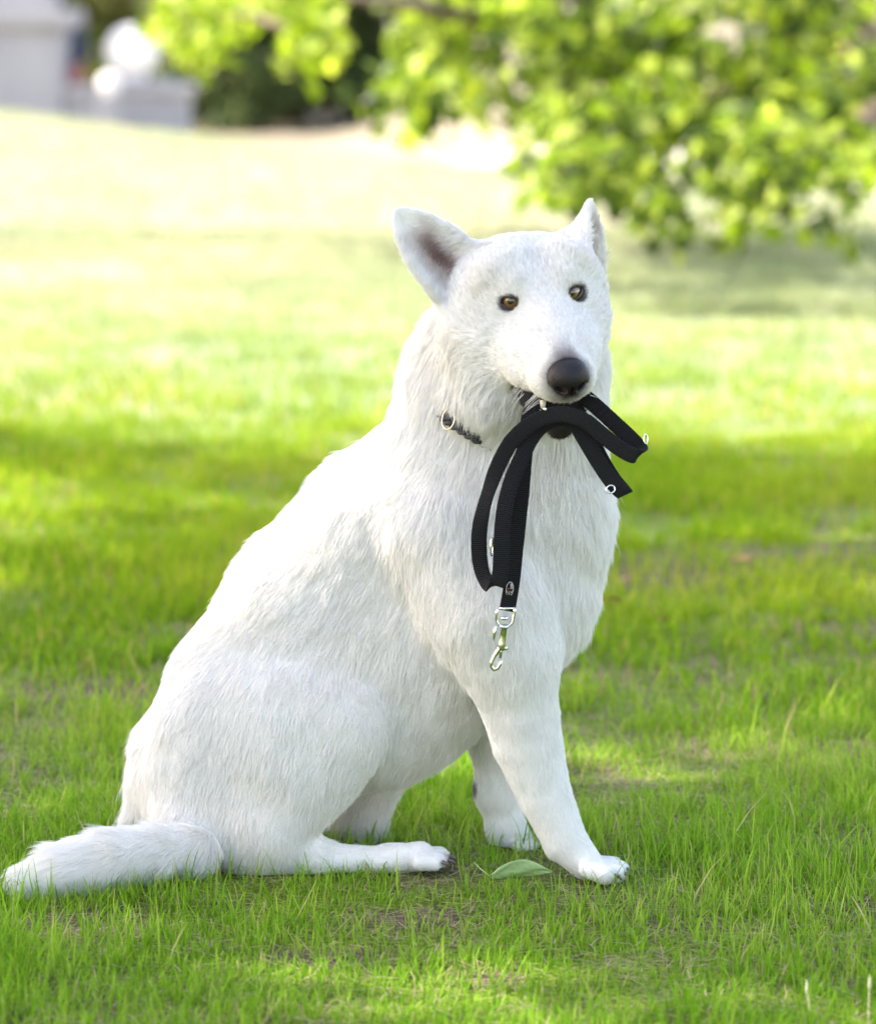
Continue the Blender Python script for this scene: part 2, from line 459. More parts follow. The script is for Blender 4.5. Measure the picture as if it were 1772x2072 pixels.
def ring(p, c, r0, r1): return 1-sstep(r0, r1, np.linalg.norm(p-c, axis=-1))
NOSE = H(.134, 0, -.045)
def coat_color(p):
    n = len(p); col = np.tile(np.array([.92, .905, .885]), (n, 1))
    # warm cream here and there
    w = (.5+.5*noise3(p, 6, 21))*(.5+.5*noise3(p, 17, 22)); col = col*(1-w[:, None]*np.array([.02, .05, .09]))
    def mix(w, c): nonlocal col; col = col*(1-w[:, None])+np.asarray(c)*w[:, None]
    q = p-HO; lf, lr, lu = q@HF, q@HR, q@HU
    # dark skin of the nose bridge
    mix(np.clip(sstep(.084, .122, lf)*(1-sstep(.006, .019, np.abs(lr)))*sstep(-.062, -.04, lu)*.55, 0, 1), (.16, .13, .14))
    mix(ring(p, NOSE, .027, .040)*.45, (.18, .14, .15)); mix(ring(p, NOSE, .022, .028), (.02, .015, .016))
    for s, c in zip((-1, 1), EYES):
        d = p-c; a, b, cc = d@HF, d@HR, d@HU
        b, cc = b*math.cos(.22)+s*cc*math.sin(.22), cc*math.cos(.22)-s*b*math.sin(.22); rr = np.sqrt((b/1.4)**2+(cc)**2+(np.maximum(-a-.02, 0)*3)**2+(np.maximum(a-.012, 0)*1.5)**2)
        mix((1-sstep(.0118, .0155, rr))*.9, (.06, .045, .04))
        cc2 = c+(-s*.019)*HR+.004*HF-.003*HU
        mix(ring(p, cc2, .002, .015)*.75, (.10, .08, .075))
        mix(ring(p, c+(-s*.010)*HR+.022*HU, .000, .016)*(.6+.4*noise3(p, 300, 9))*.22, (.3, .27, .24))
    # lips
    mix((1-sstep(.004, .012, np.abs(lu+.098)))*sstep(.05, .07, lf)*(1-sstep(.13, .2, lf))*.8*(np.abs(lr) < .07), (.05, .04, .045))
    mix(ring(p, H(.090, 0, -.141), .016, .030)*.95*(lu < -.108), (.035, .028, .028))
    # inside of the ears
    for e in EARS:
        a, b, c = ear_local(p, e); t = a/e['ln']
        c0 = e['cup']*b*b*(1-.35*np.clip(t, 0, 1))-.010*(1-np.clip(t, 0, 1))
        inside = (c > c0)*(t > -.15)*(t < 1.05)*(np.abs(b) < .06)*(np.abs(c-c0) < .014)
        mix(inside*np.clip(1-((t-.30)/.50)**2, 0, 1)*np.clip(1-(b/.033)**2, 0, 1)*.85, (.42, .29, .26))
        mix(inside*np.clip(1-((t-.30)/.34)**2, 0, 1)*np.clip(1-((b-.004)/.017)**2, 0, 1)*.85, (.20, .115, .10))
    # dark wrist pads on the far foreleg, soles
    mix(ring(p, P(966, 1592, -.035), .008, .016)*.8, (.12, .09, .08))
    mix(ring(p, P(905, 1740, -.19), .006, .020)*.5, (.22, .17, .15))
    # brownish shade on the far hind leg, painted into the coat
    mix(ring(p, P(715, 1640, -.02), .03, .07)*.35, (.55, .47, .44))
    return col

dog = empty('dog', (P(640, 1700, -.15)[0], -.12, 0))
tag(dog, 'large white dog with upright ears sitting on the grass and holding a black leash', 'dog')
skin, nt, b, o = new_mat('white_skin')
at = nt.nodes.new('ShaderNodeVertexColor'); at.layer_name = 'col'
nt.links.new(at.outputs[0], b.inputs['Base Color']); b.inputs['Roughness'].default_value = .8; b.inputs['Specular IOR Level'].default_value = .2
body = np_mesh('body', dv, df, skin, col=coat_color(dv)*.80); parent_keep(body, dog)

# nose leather
def small_sdf(name, fn, lo, hi, h, mat, parent):
    gx, gy, gz = [np.arange(lo[i], hi[i]+h, h) for i in range(3)]
    X, Y_, Z = np.meshgrid(gx, gy, gz, indexing='ij'); p = np.stack([X, Y_, Z], -1)
    v, f = surface_nets(fn(p), gx, gy, gz)
    w = HO + v[:, :1]*HF + v[:, 1:2]*HR + v[:, 2:]*HU
    # handedness of the local axes
    if np.linalg.det(HM) < 0: f = f[:, ::-1]
    return parent_keep(np_mesh(name, w, f, mat), parent)
def nose_fn(p):
    f, r, u = p[..., 0]-.130, p[..., 1], p[..., 2]+.046
    wide = .0264-.010*sstep(.0, -.022, u)
    d = (np.sqrt((f/.021)**2+(r/wide)**2+((u)/.0232)**2)-1)*.020
    a = (np.sqrt(((f+.012)/.028)**2+(r/.020)**2+((u-.007)/.0155)**2)-1)*.018
    d = smin(d, a, .010)
    for s in (-1, 1):
        n = np.sqrt(((f-.0140)/.013)**2+((r-s*.0130)/.0078)**2+((u+.0065-.1*(s*r-.013))/.0068)**2)-1
        d = -smin(-d, n*.0065, .0025)
        n2 = np.sqrt(((f-.008)/.012)**2+((r-s*.0220)/.008)**2+((u+.0085)/.0030)**2)-1
        d = -smin(-d, n2*.0035, .002)
    g = np.maximum(np.abs(r)-.0008, -(f-.010))       # groove
    g = np.maximum(g, u+.002)
    d = -smin(-d, g, .0025)
    return d
nose_mat, nt, b, o = new_mat('nose_leather')
b.inputs['Base Color'].default_value = (.009, .006, .008, 1); b.inputs['Roughness'].default_value = .42; b.inputs['Specular IOR Level'].default_value = .28
geo = nt.nodes.new('ShaderNodeNewGeometry'); vo = nt.nodes.new('ShaderNodeTexVoronoi'); vo.inputs['Scale'].default_value = 700
bpn = nt.nodes.new('ShaderNodeBump'); bpn.inputs['Strength'].default_value = .8; bpn.inputs['Distance'].default_value = .0006
nt.links.new(geo.outputs['Position'], vo.inputs['Vector']); nt.links.new(vo.outputs['Distance'], bpn.inputs['Height']); nt.links.new(bpn.outputs[0], b.inputs['Normal'])
nose = small_sdf('nose', nose_fn, (.095, -.034, -.084), (.158, .034, -.018), .0009, nose_mat, dog)

# eyes
eye_mat, nt, b, o = new_mat('amber_eye')
tc = nt.nodes.new('ShaderNodeUVMap')
sep = nt.nodes.new('ShaderNodeSeparateXYZ'); nt.links.new(tc.outputs[0], sep.inputs[0])
rp = nt.nodes.new('ShaderNodeValToRGB'); cr = rp.color_ramp
cr.elements[0].position = 0; cr.elements[0].color = (.004, .003, .003, 1); cr.elements[1].position = 1; cr.elements[1].color = (.25, .2, .17, 1)
for pos, c in ((.17, (.004, .003, .003)), (.20, (.10, .05, .018)), (.36, (.21, .11, .038)), (.50, (.13, .062, .02)), (.55, (.03, .016, .01)), (.64, (.14, .10, .08))):
    e = cr.elements.new(pos); e.color = (*c, 1)
nt.links.new(sep.outputs[0], rp.inputs[0]); nt.links.new(rp.outputs[0], b.inputs['Base Color'])
b.inputs['Roughness'].default_value = .05; b.inputs['Coat Weight'].default_value = 1; b.inputs['Coat Roughness'].default_value = .02
lid_mat = simple('eyelid_skin', (.022, .015, .014), .45)
look = (np.array([.0, -4.7, 1.15])-HO); look /= np.linalg.norm(look)
for s, c in zip((-1, 1), EYES):
    D = look*.86+HF*.14+s*.19*HR; D /= np.linalg.norm(D)
    U = HU-D*(HU@D); U /= np.linalg.norm(U); R = np.cross(U, D)*-1; R = np.cross(D, U)
    g = Geo(); vs = []; uv = []; fs = []; ns, nr = 32, 28
    for i in range(nr+1):
        th = PI*.62*i/nr
        for k in range(ns):
            a = 2*PI*k/ns; rad = ER+.0009*max(0, 1-(th/.62)**2)
            vs.append(c+rad*(math.cos(th)*D+math.sin(th)*(math.cos(a)*R+math.sin(a)*U))); uv.append((th/1.3, 0))
    for i in range(nr):
        for k in range(ns): fs.append((i*ns+k, i*ns+(k+1) % ns, (i+1)*ns+(k+1) % ns, (i+1)*ns+k))
    g.add(vs, fs, uv); g.build('eye', eye_mat, dog)
    # lids: a shell round the ball with an almond opening
    D2 = D+(-s)*-.10*HR*0; D2 /= np.linalg.norm(D2)
    U2 = HU-D2*(HU@D2); U2 /= np.linalg.norm(U2); R2 = np.cross(D2, U2)
    if R2@HR < 0: R2 = -R2
    til = .24*s; R2, U2 = R2*math.cos(til)+U2*math.sin(til), U2*math.cos(til)-R2*math.sin(til)
    g = Geo(); vs = []; fs = []; ns, nr = 48, 10
    for i in range(nr+1):
        t = i/nr
        for k in range(ns):
            a = 2*PI*k/ns; ca, sa = math.cos(a), math.sin(a)
            ax, au = .0146, (.0072 if sa > 0 else .0084)
            ox, oy = ax*ca, au*sa*(1-.30*ca*ca)
            # opening edge runs outwards to a wide circle
            q = .0150*t+(1-t)*0; rr = math.hypot(ox, oy)
            ex, ey = ca*.0205, sa*.0152
            x_, y_ = ox*(1-t)+ex*t, oy*(1-t)+ey*t
            rad = ER+.0010+.0011*math.sin(min(1, t*3)*PI*.5)
            dd = rad*rad-x_*x_-y_*y_
            z_ = math.sqrt(dd) if dd > 0 else -math.sqrt(-dd)*.8
            vs.append(c+x_*R2+y_*U2+z_*D2)
    for i in range(nr):
        for k in range(ns): fs.append((i*ns+k, i*ns+(k+1) % ns, (i+1)*ns+(k+1) % ns, (i+1)*ns+k))
    g.add(vs, fs); eo = g.build('eyelid', lid_mat, dog)
    sm = eo.modifiers.new('thickness', 'SOLIDIFY'); sm.thickness = .0008

# mouth lining, lower lip, tooth
lip_mat = simple('dark_lip', (.02, .014, .014), .35)
g = Geo(); g.tube([H(.0, -.036, -.116), H(.05, -.040, -.117), H(.090, -.028, -.115), H(.106, 0, -.115), H(.090, .028, -.115), H(.05, .040, -.117), H(.0, .036, -.116)], .0045, 8)
g.build('lower_lip', lip_mat, dog)
gum = simple('mouth_lining', (.10, .03, .03), .4)
g = Geo(); g.tube([H(-.03, 0, -.100), H(.03, 0, -.100), H(.085, 0, -.102)], [.02, .028, .018], 16, flat=.30, updir=HU); g.build('tongue', gum, dog)
tooth = simple('tooth_enamel', (.75, .70, .58), .3)
for s in (-1, 1):
    g = Geo(); g.tube([H(.094, s*.0245, -.092), H(.095, s*.025, -.101), H(.092, s*.025, -.112)], [.0042, .0036, .0008], 8); g.build('fang', tooth, dog)
# claws
claw_mat = simple('claw', (.10, .075, .06), .4)
for x, y, Y, dx in ((1246, 1774, -.262, 12), (1268, 1770, -.246, 13), (1272, 1762, -.224, 13), (900, 1748, -.216, 10), (912, 1744, -.198, 10), (914, 1736, -.178, 10)):
    g = Geo(); g.tube([P(x-6, y-3, Y), P(x+dx*.5, y+1, Y), P(x+dx*.9, y+8, Y)], [.0030, .0024, .0007], 8); g.build('claw', claw_mat, dog)

# ---- fur
FUR_N = 1000000
tri = np.concatenate([df[:, [0, 1, 2]], df[:, [0, 2, 3]]])
A, B_, C_ = dv[tri[:, 0]], dv[tri[:, 1]], dv[tri[:, 2]]
cr_ = np.cross(B_-A, C_-A); ar = np.linalg.norm(cr_, axis=1)*.5
cen = (A+B_+C_)/3
qh = cen-HO; hd = np.exp(-np.maximum(np.linalg.norm(qh-HF*.02, axis=1)-.10, 0)/.05)
wgt = ar*(1+8*hd)*np.where(cen[:, 2] < .004, 0, 1)*np.where(cen[:, 1] > -.02, .45, 1)
cdf = np.cumsum(wgt); cdf /= cdf[-1]
ti = np.searchsorted(cdf, RNG.random(FUR_N))
r1, r2 = np.sqrt(RNG.random(FUR_N)), RNG.random(FUR_N)
root = A[ti]*(1-r1)[:, None]+B_[ti]*(r1*(1-r2))[:, None]+C_[ti]*(r1*r2)[:, None]
# smooth vertex normals
vn = np.zeros_like(dv); fn_ = np.cross(dv[df[:, 2]]-dv[df[:, 0]], dv[df[:, 3]]-dv[df[:, 1]])
for i in range(4): np.add.at(vn, df[:, i], fn_)
vn /= np.linalg.norm(vn, axis=1)[:, None]+1e-12
Nn = vn[tri[ti, 0]]*(1-r1)[:, None]+vn[tri[ti, 1]]*(r1*(1-r2))[:, None]+vn[tri[ti, 2]]*(r1*r2)[:, None]
Nn /= np.linalg.norm(Nn, axis=1)[:, None]+1e-12
# blend length, flow and lift of the nearby body parts
W = np.zeros(FUR_N); Ls = np.zeros(FUR_N); Fl = np.zeros((FUR_N, 3)); Lf = np.zeros(FUR_N)
for q in PRIMS:
    w = np.exp(-np.clip(prim_d(root, q)+.004, -.02, .2)/.009); W += w
    Ls += w*q['L']; Lf += w*q['lift']; Fl += w[:, None]*q['flow']
Ls /= W; Lf /= W
q = root-HO; lf, lr, lu = q@HF, q@HR, q@HU
# ears: short, hair runs to the tip; longer inside the base
for e in EARS:
    a, b, c = ear_local(root, e); t = a/e['ln']
    d = np.abs(ear_d(root, e)); w = (1-sstep(.006, .02, d))*sstep(-.05, .15, t)
    c0 = e['cup']*b*b*(1-.35*np.clip(t, 0, 1))-.010*(1-np.clip(t, 0, 1))
    ins = (c > c0)
    edge = ins*sstep(.012, .030, np.abs(b))
    Ls = Ls*(1-w)+w*(.005+.009*ins*(1-np.clip(t, 0, 1))+.003*edge)
    fe = e['A']+np.where(ins, -1.1*np.sign(b), 0)[:, None]*e['B']
    Fl = Fl*(1-w)[:, None]+w[:, None]*fe*3
    Lf = Lf*(1-w)+w*.25
hw_ = 1-sstep(.12, .2, np.linalg.norm(root-H(.02, 0, -.04), axis=1)); Lf = np.maximum(Lf, .32*hw_); Ls = Ls*(1+.15*hw_)
# eyes and nose kept clear
for s, c in zip((-1, 1), EYES):
    d = root-c; rr = np.linalg.norm(d, axis=1); w = 1-sstep(.018, .045, rr)
    Ls = Ls*(1-w)+w*.0050; out = d/(rr[:, None]+1e-9)
    Fl = Fl*(1-w*.6)[:, None]+(w*.6)[:, None]*out*np.linalg.norm(Fl, axis=1)[:, None]
    Lf = Lf*(1-w)+w*.26
wn = 1-sstep(.028, .06, np.linalg.norm(root-NOSE, axis=1)); Ls = Ls*(1-wn)+wn*.0046; Lf = Lf*(1-wn)+wn*.34
keepm = np.ones(FUR_N, bool)
for c in EYES:
    d = root-c; a_, b_2 = d@HR, d@HU; sg = 1 if c is EYES[1] else -1; a_, b_2 = a_*math.cos(.22)+sg*b_2*math.sin(.22), b_2*math.cos(.22)-sg*a_*math.sin(.22)
    keepm &= ~((np.sqrt((a_/1.5)**2+(b_2)**2) < .0112) & (d@HF > -.02) & (d@HF < .012))
keepm &= ~((np.abs(lu+.103) < .011) & (lf > .022) & (np.abs(lr) < .05))
keepm &= np.linalg.norm(root-NOSE, axis=1) > .021
root, Nn, Ls, Fl, Lf = root[keepm], Nn[keepm], Ls[keepm], Fl[keepm], Lf[keepm]
n = len(root)
cl = np.stack([noise3(root, 75, s) for s in (31, 32, 33)], 1)*.15+np.stack([noise3(root, 24, s) for s in (34, 35, 36)], 1)*.16+np.stack([noise3(root, 190, s) for s in (41, 42, 43)], 1)*.16
Fl /= np.linalg.norm(Fl, axis=1)[:, None]+1e-9
Fl = Fl+cl+RNG.normal(0, .10, (n, 3))
T = Fl-Nn*np.sum(Fl*Nn, 1)[:, None]; T /= np.linalg.norm(T, axis=1)[:, None]+1e-6
Ls = Ls*(.62+.5*RNG.random(n))*(1+.25*noise3(root, 50, 37))
Lf = Lf*(1+.35*noise3(root, 60, 38))*(.75+.5*RNG.random(n))
stray = RNG.random(n) < .008; Ls[stray] *= 1.2; Lf[stray] *= 1.3
cs = np.clip(.0014+.15*Ls, .0018, .0055)
lev = np.round(np.log2(cs/.002)*2).astype(int); csq = .002*2.0**(lev/2)
jit = np.stack([noise3(root, 160, s) for s in (51, 52, 53)], 1)*csq[:, None]*.9
cell = np.floor((root+jit)/csq[:, None]).astype(np.int64)
key = ((cell[:, 0]+5000)*20011+(cell[:, 1]+5000))*20011+(cell[:, 2]+5000)+lev.astype(np.int64)*20011**3
_, inv = np.unique(key, return_inverse=True); nc = inv.max()+1; cn = np.bincount(inv, minlength=nc)
ctr = np.stack([np.bincount(inv, root[:, i], nc)/cn for i in range(3)], 1)
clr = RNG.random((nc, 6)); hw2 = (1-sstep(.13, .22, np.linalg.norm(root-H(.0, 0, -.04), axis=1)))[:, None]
Ls = Ls*(.88+.24*clr[inv, 0]); Lf = Lf*(.8+.4*clr[inv, 1])
T = T+(clr[inv, 2:5]-.5)*(.26+.30*hw2); T -= Nn*np.sum(T*Nn, 1)[:, None]; T /= np.linalg.norm(T, axis=1)[:, None]
conv = (ctr[inv]-root)*(.5+.3*hw2)
ctint = .93+.10*clr[inv, 5]-.10*hw2[:, 0]*(clr[inv, 0] < .35)-.06*(clr[inv, 0] > .85); Lf = Lf*(1+(clr[inv, 1]-.5)*.7*hw2[:, 0])  # tuft tones put the shading between tufts into the hair colour
K = 5
tt = np.linspace(0, 1, K)
pos = np.empty((n, K, 3), np.float32)
for i, t in enumerate(tt):
    # leaves the skin, then lies over
    out = Lf*(1.35*t-.45*t*t)
    along = .9*t+.08*t*t
    pos[:, i] = root-Nn*.0002+T*(Ls*along)[:, None]+Nn*(Ls*out)[:, None]+np.array([0, 0, -1])*(Ls*.06*t*t)[:, None]+conv*t**1.5
pos[:, :, 2] = np.maximum(pos[:, :, 2], .002)
rs = random.Random(5); WH = []
for i in range(44):
    sd = -1 if i % 2 else 1
    f0 = .055+rs.random()*.055; p0 = H(f0, sd*(.046-.014*(f0 > .09)), -.074-rs.random()*.014)
    L_ = .014+rs.random()*.022; dr = H(f0-.3*L_, sd*(.048+L_*.45), -.08-L_*.9)-p0; dr = dr/np.linalg.norm(dr)*L_
    WH.append([p0+dr*t+HF*.002*t+np.array([0, 0, -.003])*t*t for t in np.linspace(0, 1, K)])
WH = np.array(WH); pos = np.concatenate([pos, WH]).astype(np.float32); n0, n = n, n+len(WH)
Nn = np.concatenate([Nn, np.tile(-look, (len(WH), 1))]); Ls = np.r_[Ls, np.full(len(WH), .03)]
hc = bpy.data.hair_curves.new('fur')
hc.add_curves([K]*n)
hc.attributes['position'].data.foreach_set('vector', pos.ravel()) if 'position' in hc.attributes else None
rad = hc.attributes.new('radius', 'FLOAT', 'POINT')
rb_ = np.clip(.00012+.004*Ls, .00013, .00024)
prof = np.array([1, .95, .8, .5, .12])
rad.data.foreach_set('value', (rb_[:, None]*prof[None]).astype(np.float32).ravel())
at1 = hc.attributes.new('sn', 'FLOAT_VECTOR', 'CURVE'); at1.data.foreach_set('vector', Nn.astype(np.float32).ravel())
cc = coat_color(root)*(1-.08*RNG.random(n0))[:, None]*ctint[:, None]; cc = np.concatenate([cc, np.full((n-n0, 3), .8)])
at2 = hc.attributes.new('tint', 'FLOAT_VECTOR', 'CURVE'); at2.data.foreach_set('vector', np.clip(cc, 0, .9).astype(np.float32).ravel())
fm, nt, b, o = new_mat('white_fur'); nt.nodes.remove(b)
a1 = nt.nodes.new('ShaderNodeAttribute'); a1.attribute_name = 'sn'
a2 = nt.nodes.new('ShaderNodeAttribute'); a2.attribute_name = 'tint'
g2 = nt.nodes.new('ShaderNodeNewGeometry')
vm = nt.nodes.new('ShaderNodeVectorMath'); vm.operation = 'SCALE'; vm.inputs['Scale'].default_value = .45
nt.links.new(a1.outputs['Vector'], vm.inputs[0])
va = nt.nodes.new('ShaderNodeVectorMath'); va.operation = 'ADD'; nt.links.new(vm.outputs[0], va.inputs[0]); nt.links.new(g2.outputs['Normal'], va.inputs[1])
vn_ = nt.nodes.new('ShaderNodeVectorMath'); vn_.operation = 'NORMALIZE'; nt.links.new(va.outputs[0], vn_.inputs[0])
d1 = nt.nodes.new('ShaderNodeBsdfDiffuse'); nt.links.new(a2.outputs['Vector'], d1.inputs[0]); nt.links.new(vn_.outputs[0], d1.inputs['Normal'])
d2 = nt.nodes.new('ShaderNodeBsdfTranslucent'); nt.links.new(a2.outputs['Vector'], d2.inputs[0])
mx = nt.nodes.new('ShaderNodeMixShader'); mx.inputs[0].default_value = .22
nt.links.new(d1.outputs[0], mx.inputs[1]); nt.links.new(d2.outputs[0], mx.inputs[2]); nt.links.new(mx.outputs[0], o.inputs[0])
hc.materials.append(fm)
fur = bpy.data.objects.new('fur', hc); C.objects.link(fur); parent_keep(fur, dog)
# ------------------------------------------------------------------ collar
metal, nt, b, o = new_mat('polished_steel')
b.inputs['Metallic'].default_value = 1; b.inputs['Roughness'].default_value = .16; b.inputs['Base Color'].default_value = (.72, .73, .72, 1)
collar_mat = simple('braided_collar', (.035, .033, .036), .55, bump=.8, bscale=500, var=.5, vscale=220)
cc0 = P(1000, 886, -.12); ce1 = np.array([.853, 0, -.522]); ce2 = np.array([0, -1., 0])
ring_pts = []
for i in range(96):
    a = 2*PI*i/96; d = ce1*math.cos(a)+ce2*math.sin(a)
    rr = np.linspace(.03, .26, 70); pp = cc0+rr[:, None]*d
    dd = sdf(pp); k = np.argmax(dd > 0); ring_pts.append((rr[k], d))
rads = np.array([r for r, _ in ring_pts]); rads = np.convolve(np.r_[rads[-3:], rads, rads[:3]], np.ones(7)/7, 'valid')
COLLAR = []
for r, (_, d) in zip(rads, ring_pts):
    q = cc0+r*d; xw = 886+(q[0])/PX(q[1]) if q[1] < -.12 else 0
    vis = (1-sstep(20, 54, abs(xw-936)))
    COLLAR.append(cc0+(r-.006+.0145*vis)*d)
COLLAR = np.array(COLLAR)
collar = empty('collar', tuple(COLLAR[36])); tag(collar, 'dark braided collar half hidden in the white neck fur', 'collar')
g = Geo(); axn = np.cross(ce1, ce2)
for s in range(3):
    pts = []
    for i in range(960):
        k = i/960*96; a, t = int(k), k-int(k); p = COLLAR[a]*(1-t)+COLLAR[(a+1) % 96]*t; d = p-cc0; d /= np.linalg.norm(d)
        ph = i/960*2*PI*24+s*2*PI/3
        pts.append(p+axn*math.sin(ph)*.0052+d*(math.sin(2*ph)*.0022))
    g.tube(pts, .0030, 6, closed=True)
g.build('strap', collar_mat, collar)
def ring_mesh(c, e1, e2, r1, r2, rad, name, mat, parent, seg=8, n=28, a0=0, a1=2*PI):
    g = Geo(); full = abs(a1-a0-2*PI) < 1e-6
    pts = [c+e1*r1*math.cos(a0+(a1-a0)*i/n)+e2*r2*math.sin(a0+(a1-a0)*i/n) for i in range(n if full else n+1)]
    g.tube(pts, rad, seg, closed=full); return g.build(name, mat, parent)
kk = int(np.argmin([np.linalg.norm((p-P(918, 838, p[1]))*[1, 0, 1])+(0 if p[1] < -.12 else 1) for p in COLLAR]))
pc = COLLAR[kk]+np.array([0, -.004, 0])
rc = P(907, 848, pc[1]-.006)
brass, nt, b, o = new_mat('brass_ring'); b.inputs['Metallic'].default_value = 1; b.inputs['Roughness'].default_value = .22; b.inputs['Base Color'].default_value = (.62, .52, .36, 1)
ring_mesh(rc, np.array([.70, -.62, -.35]), np.array([-.30, -.1, -.94]), .0100, .0130, .0010, 'ring', brass, collar)

# ------------------------------------------------------------------ leash
web, nt, b, o = new_mat('black_webbing')
b.inputs['Roughness'].default_value = .75; b.inputs['Specular IOR Level'].default_value = .22; b.inputs['Sheen Weight'].default_value = .02; b.inputs['Sheen Roughness'].default_value = .4
uvn = nt.nodes.new('ShaderNodeUVMap'); sp = nt.nodes.new('ShaderNodeSeparateXYZ'); nt.links.new(uvn.outputs[0], sp.inputs[0])
def mth(op, a, bb=None, c=None):
    m = nt.nodes.new('ShaderNodeMath'); m.operation = op
    for i, v in enumerate((a, bb, c)):
        if v is None: continue
        if isinstance(v, (int, float)): m.inputs[i].default_value = v
        else: nt.links.new(v, m.inputs[i])
    return m.outputs[0]
ribs = mth('SINE', mth('MULTIPLY', sp.outputs[1], 2*PI/.0026))
nz = nt.nodes.new('ShaderNodeTexNoise'); nz.inputs['Scale'].default_value = 900; gg = nt.nodes.new('ShaderNodeNewGeometry'); nt.links.new(gg.outputs['Position'], nz.inputs['Vector'])
hgt = mth('ADD', ribs, mth('MULTIPLY', nz.outputs[0], .8))
bb_ = nt.nodes.new('ShaderNodeBump'); bb_.inputs['Strength'].default_value = .9; bb_.inputs['Distance'].default_value = .0007
nt.links.new(hgt, bb_.inputs['Height']); nt.links.new(bb_.outputs[0], b.inputs['Normal'])
rw = nt.nodes.new('ShaderNodeValToRGB'); rw.color_ramp.elements[0].color = (.003, .003, .0035, 1); rw.color_ramp.elements[1].color = (.012, .012, .015, 1)
nt.links.new(mth('MULTIPLY_ADD', ribs, .5, .5), rw.inputs[0]); nt.links.new(rw.outputs[0], b.inputs['Base Color'])

def z2(x, y): return (940+x/2.959)/1.0835, (800+y/2.959)/1.0835
def cat(a, n=8):
    a = np.asarray(a, float); q = np.vstack([2*a[0]-a[1], a, 2*a[-1]-a[-2]]); out = []
    for i in range(1, len(q)-2):
        for k in range(n):
            t = k/n; out.append(.5*((2*q[i])+(-q[i-1]+q[i+1])*t+(2*q[i-1]-5*q[i]+4*q[i+1]-q[i+2])*t*t+(-q[i-1]+3*q[i]-3*q[i+1]+q[i+2])*t**3))
    out.append(a[-1]); return np.array(out)
def ribbon(g, pts, width=.0198, th=.0022, n=10):
    """pts: (zoomed x, y, depth, direction of the width in the picture, its share in depth)"""
    rows = []
    for x, y, Y, ang, dep in pts:
        a = math.radians(ang); w = np.array([math.cos(a), dep, -math.sin(a)]); rows.append(np.r_[P(*z2(x, y), Y), w/np.linalg.norm(w)])
    r = cat(rows, n); c, w = r[:, :3], r[:, 3:]
    T = np.gradient(c, axis=0); T /= np.linalg.norm(T, axis=1)[:, None]
    w = w-T*np.sum(w*T, 1)[:, None]; w /= np.linalg.norm(w, axis=1)[:, None]
    N = np.cross(T, w); s = np.r_[0, np.cumsum(np.linalg.norm(np.diff(c, axis=0), axis=1))]
    prof = [(-.5, -.25), (-.5, .25), (-.47, .5), (-.2, .46), (.2, .46), (.47, .5), (.5, .25), (.5, -.25), (.47, -.5), (.2, -.46), (-.2, -.46), (-.47, -.5)]
    V = []; UV = []; m = len(prof)
    for i in range(len(c)):
        for a, bb in prof: V.append(c[i]+w[i]*a*width+N[i]*bb*th); UV.append((a, s[i]))
    F = [(i*m+k, i*m+(k+1) % m, (i+1)*m+(k+1) % m, (i+1)*m+k) for i in range(len(c)-1) for k in range(m)]
    F += [tuple(range(m))[::-1], tuple((len(c)-1)*m+k for k in range(m))]
    g.add(V, F, UV); return c, w, N
leash = empty('leash', tuple(P(*z2(700, 300), -.35))); tag(leash, 'black webbing leash folded in loops and held in the mouth', 'leash')
g = Geo()
ribbon(g, [(930, 215, -.325, -50, 0), (1000, 205, -.333, -50, 0), (1085, 270, -.342, -50, 0), (1200, 375, -.348, -48, 0), (1300, 468, -.350, -46, 0), (1358, 530, -.352, -44, 0),
           (1378, 566, -.360, -40, .1), (1350, 590, -.369, -44, .1), (1295, 575, -.373, -52, 0), (1210, 522, -.376, -55, 0), (1110, 440, -.380, -56, 0), (1020, 368, -.384, -62, 0),
           (935, 333, -.387, -78, 0), (850, 320, -.388, -92, 0), (760, 336, -.387, -106, 0), (680, 372, -.385, -120, 0), (600, 430, -.383, -132, 0), (530, 505, -.380, -142, 0),
           (475, 600, -.377, -150, .1), (430, 700, -.374, -155, .35), (388, 815, -.371, -160, .8), (355, 930, -.368, -168, .7), (330, 1060, -.365, -178, .25), (325, 1180, -.363, -182, .15),
           (335, 1300, -.362, -190, .3), (362, 1385, -.365, -196, .5), (398, 1428, -.374, -200, .6), (440, 1420, -.384, -190, .35), (462, 1350, -.388, -184, .1), (468, 1250, -.389, -181, 0), (472, 1120, -.389, -178, 0),
           (484, 980, -.387, -174, .1), (508, 850, -.384, -168, .15), (548, 720, -.381, -160, .1), (598, 610, -.379, -148, 0), (652, 495, -.378, -138, 0), (718, 408, -.378, -125, 0), (800, 356, -.379, -105, 0),
           (880, 348, -.379, -85, 0), (952, 388, -.378, -62, 0), (1010, 480, -.376, -42, 0), (1075, 590, -.373, -34, 0), (1145, 700, -.370, -32, 0), (1215, 790, -.368, -30, 0), (1262, 830, -.366, -27, 0),
           (1274, 838, -.360, -25, 0), (1255, 815, -.355, -27, 0), (1190, 735, -.352, -30, 0), (1110, 600, -.348, -33, 0), (1030, 440, -.342, -38, 0), (960, 300, -.334, -48, 0), (900, 230, -.325, -70, 0)])
ribbon(g, [(740, 235, -.322, 20, 0), (690, 240, -.332, 20, 0), (655, 320, -.345, 18, 0), (635, 440, -.352, 10, 0), (618, 600, -.355, 6, 0), (602, 800, -.357, 7, 0), (582, 1000, -.358, 8, 0), (560, 1200, -.359, 8, 0), (540, 1400, -.360, 9, 0), (508, 1596, -.361, 6, 0)])
cC, wC, NC = ribbon(g, [(505, 1596, -.3585, 6, 0), (524, 1500, -.3585, 8, 0), (536, 1400, -.3582, 9, 0)], width=.0190)
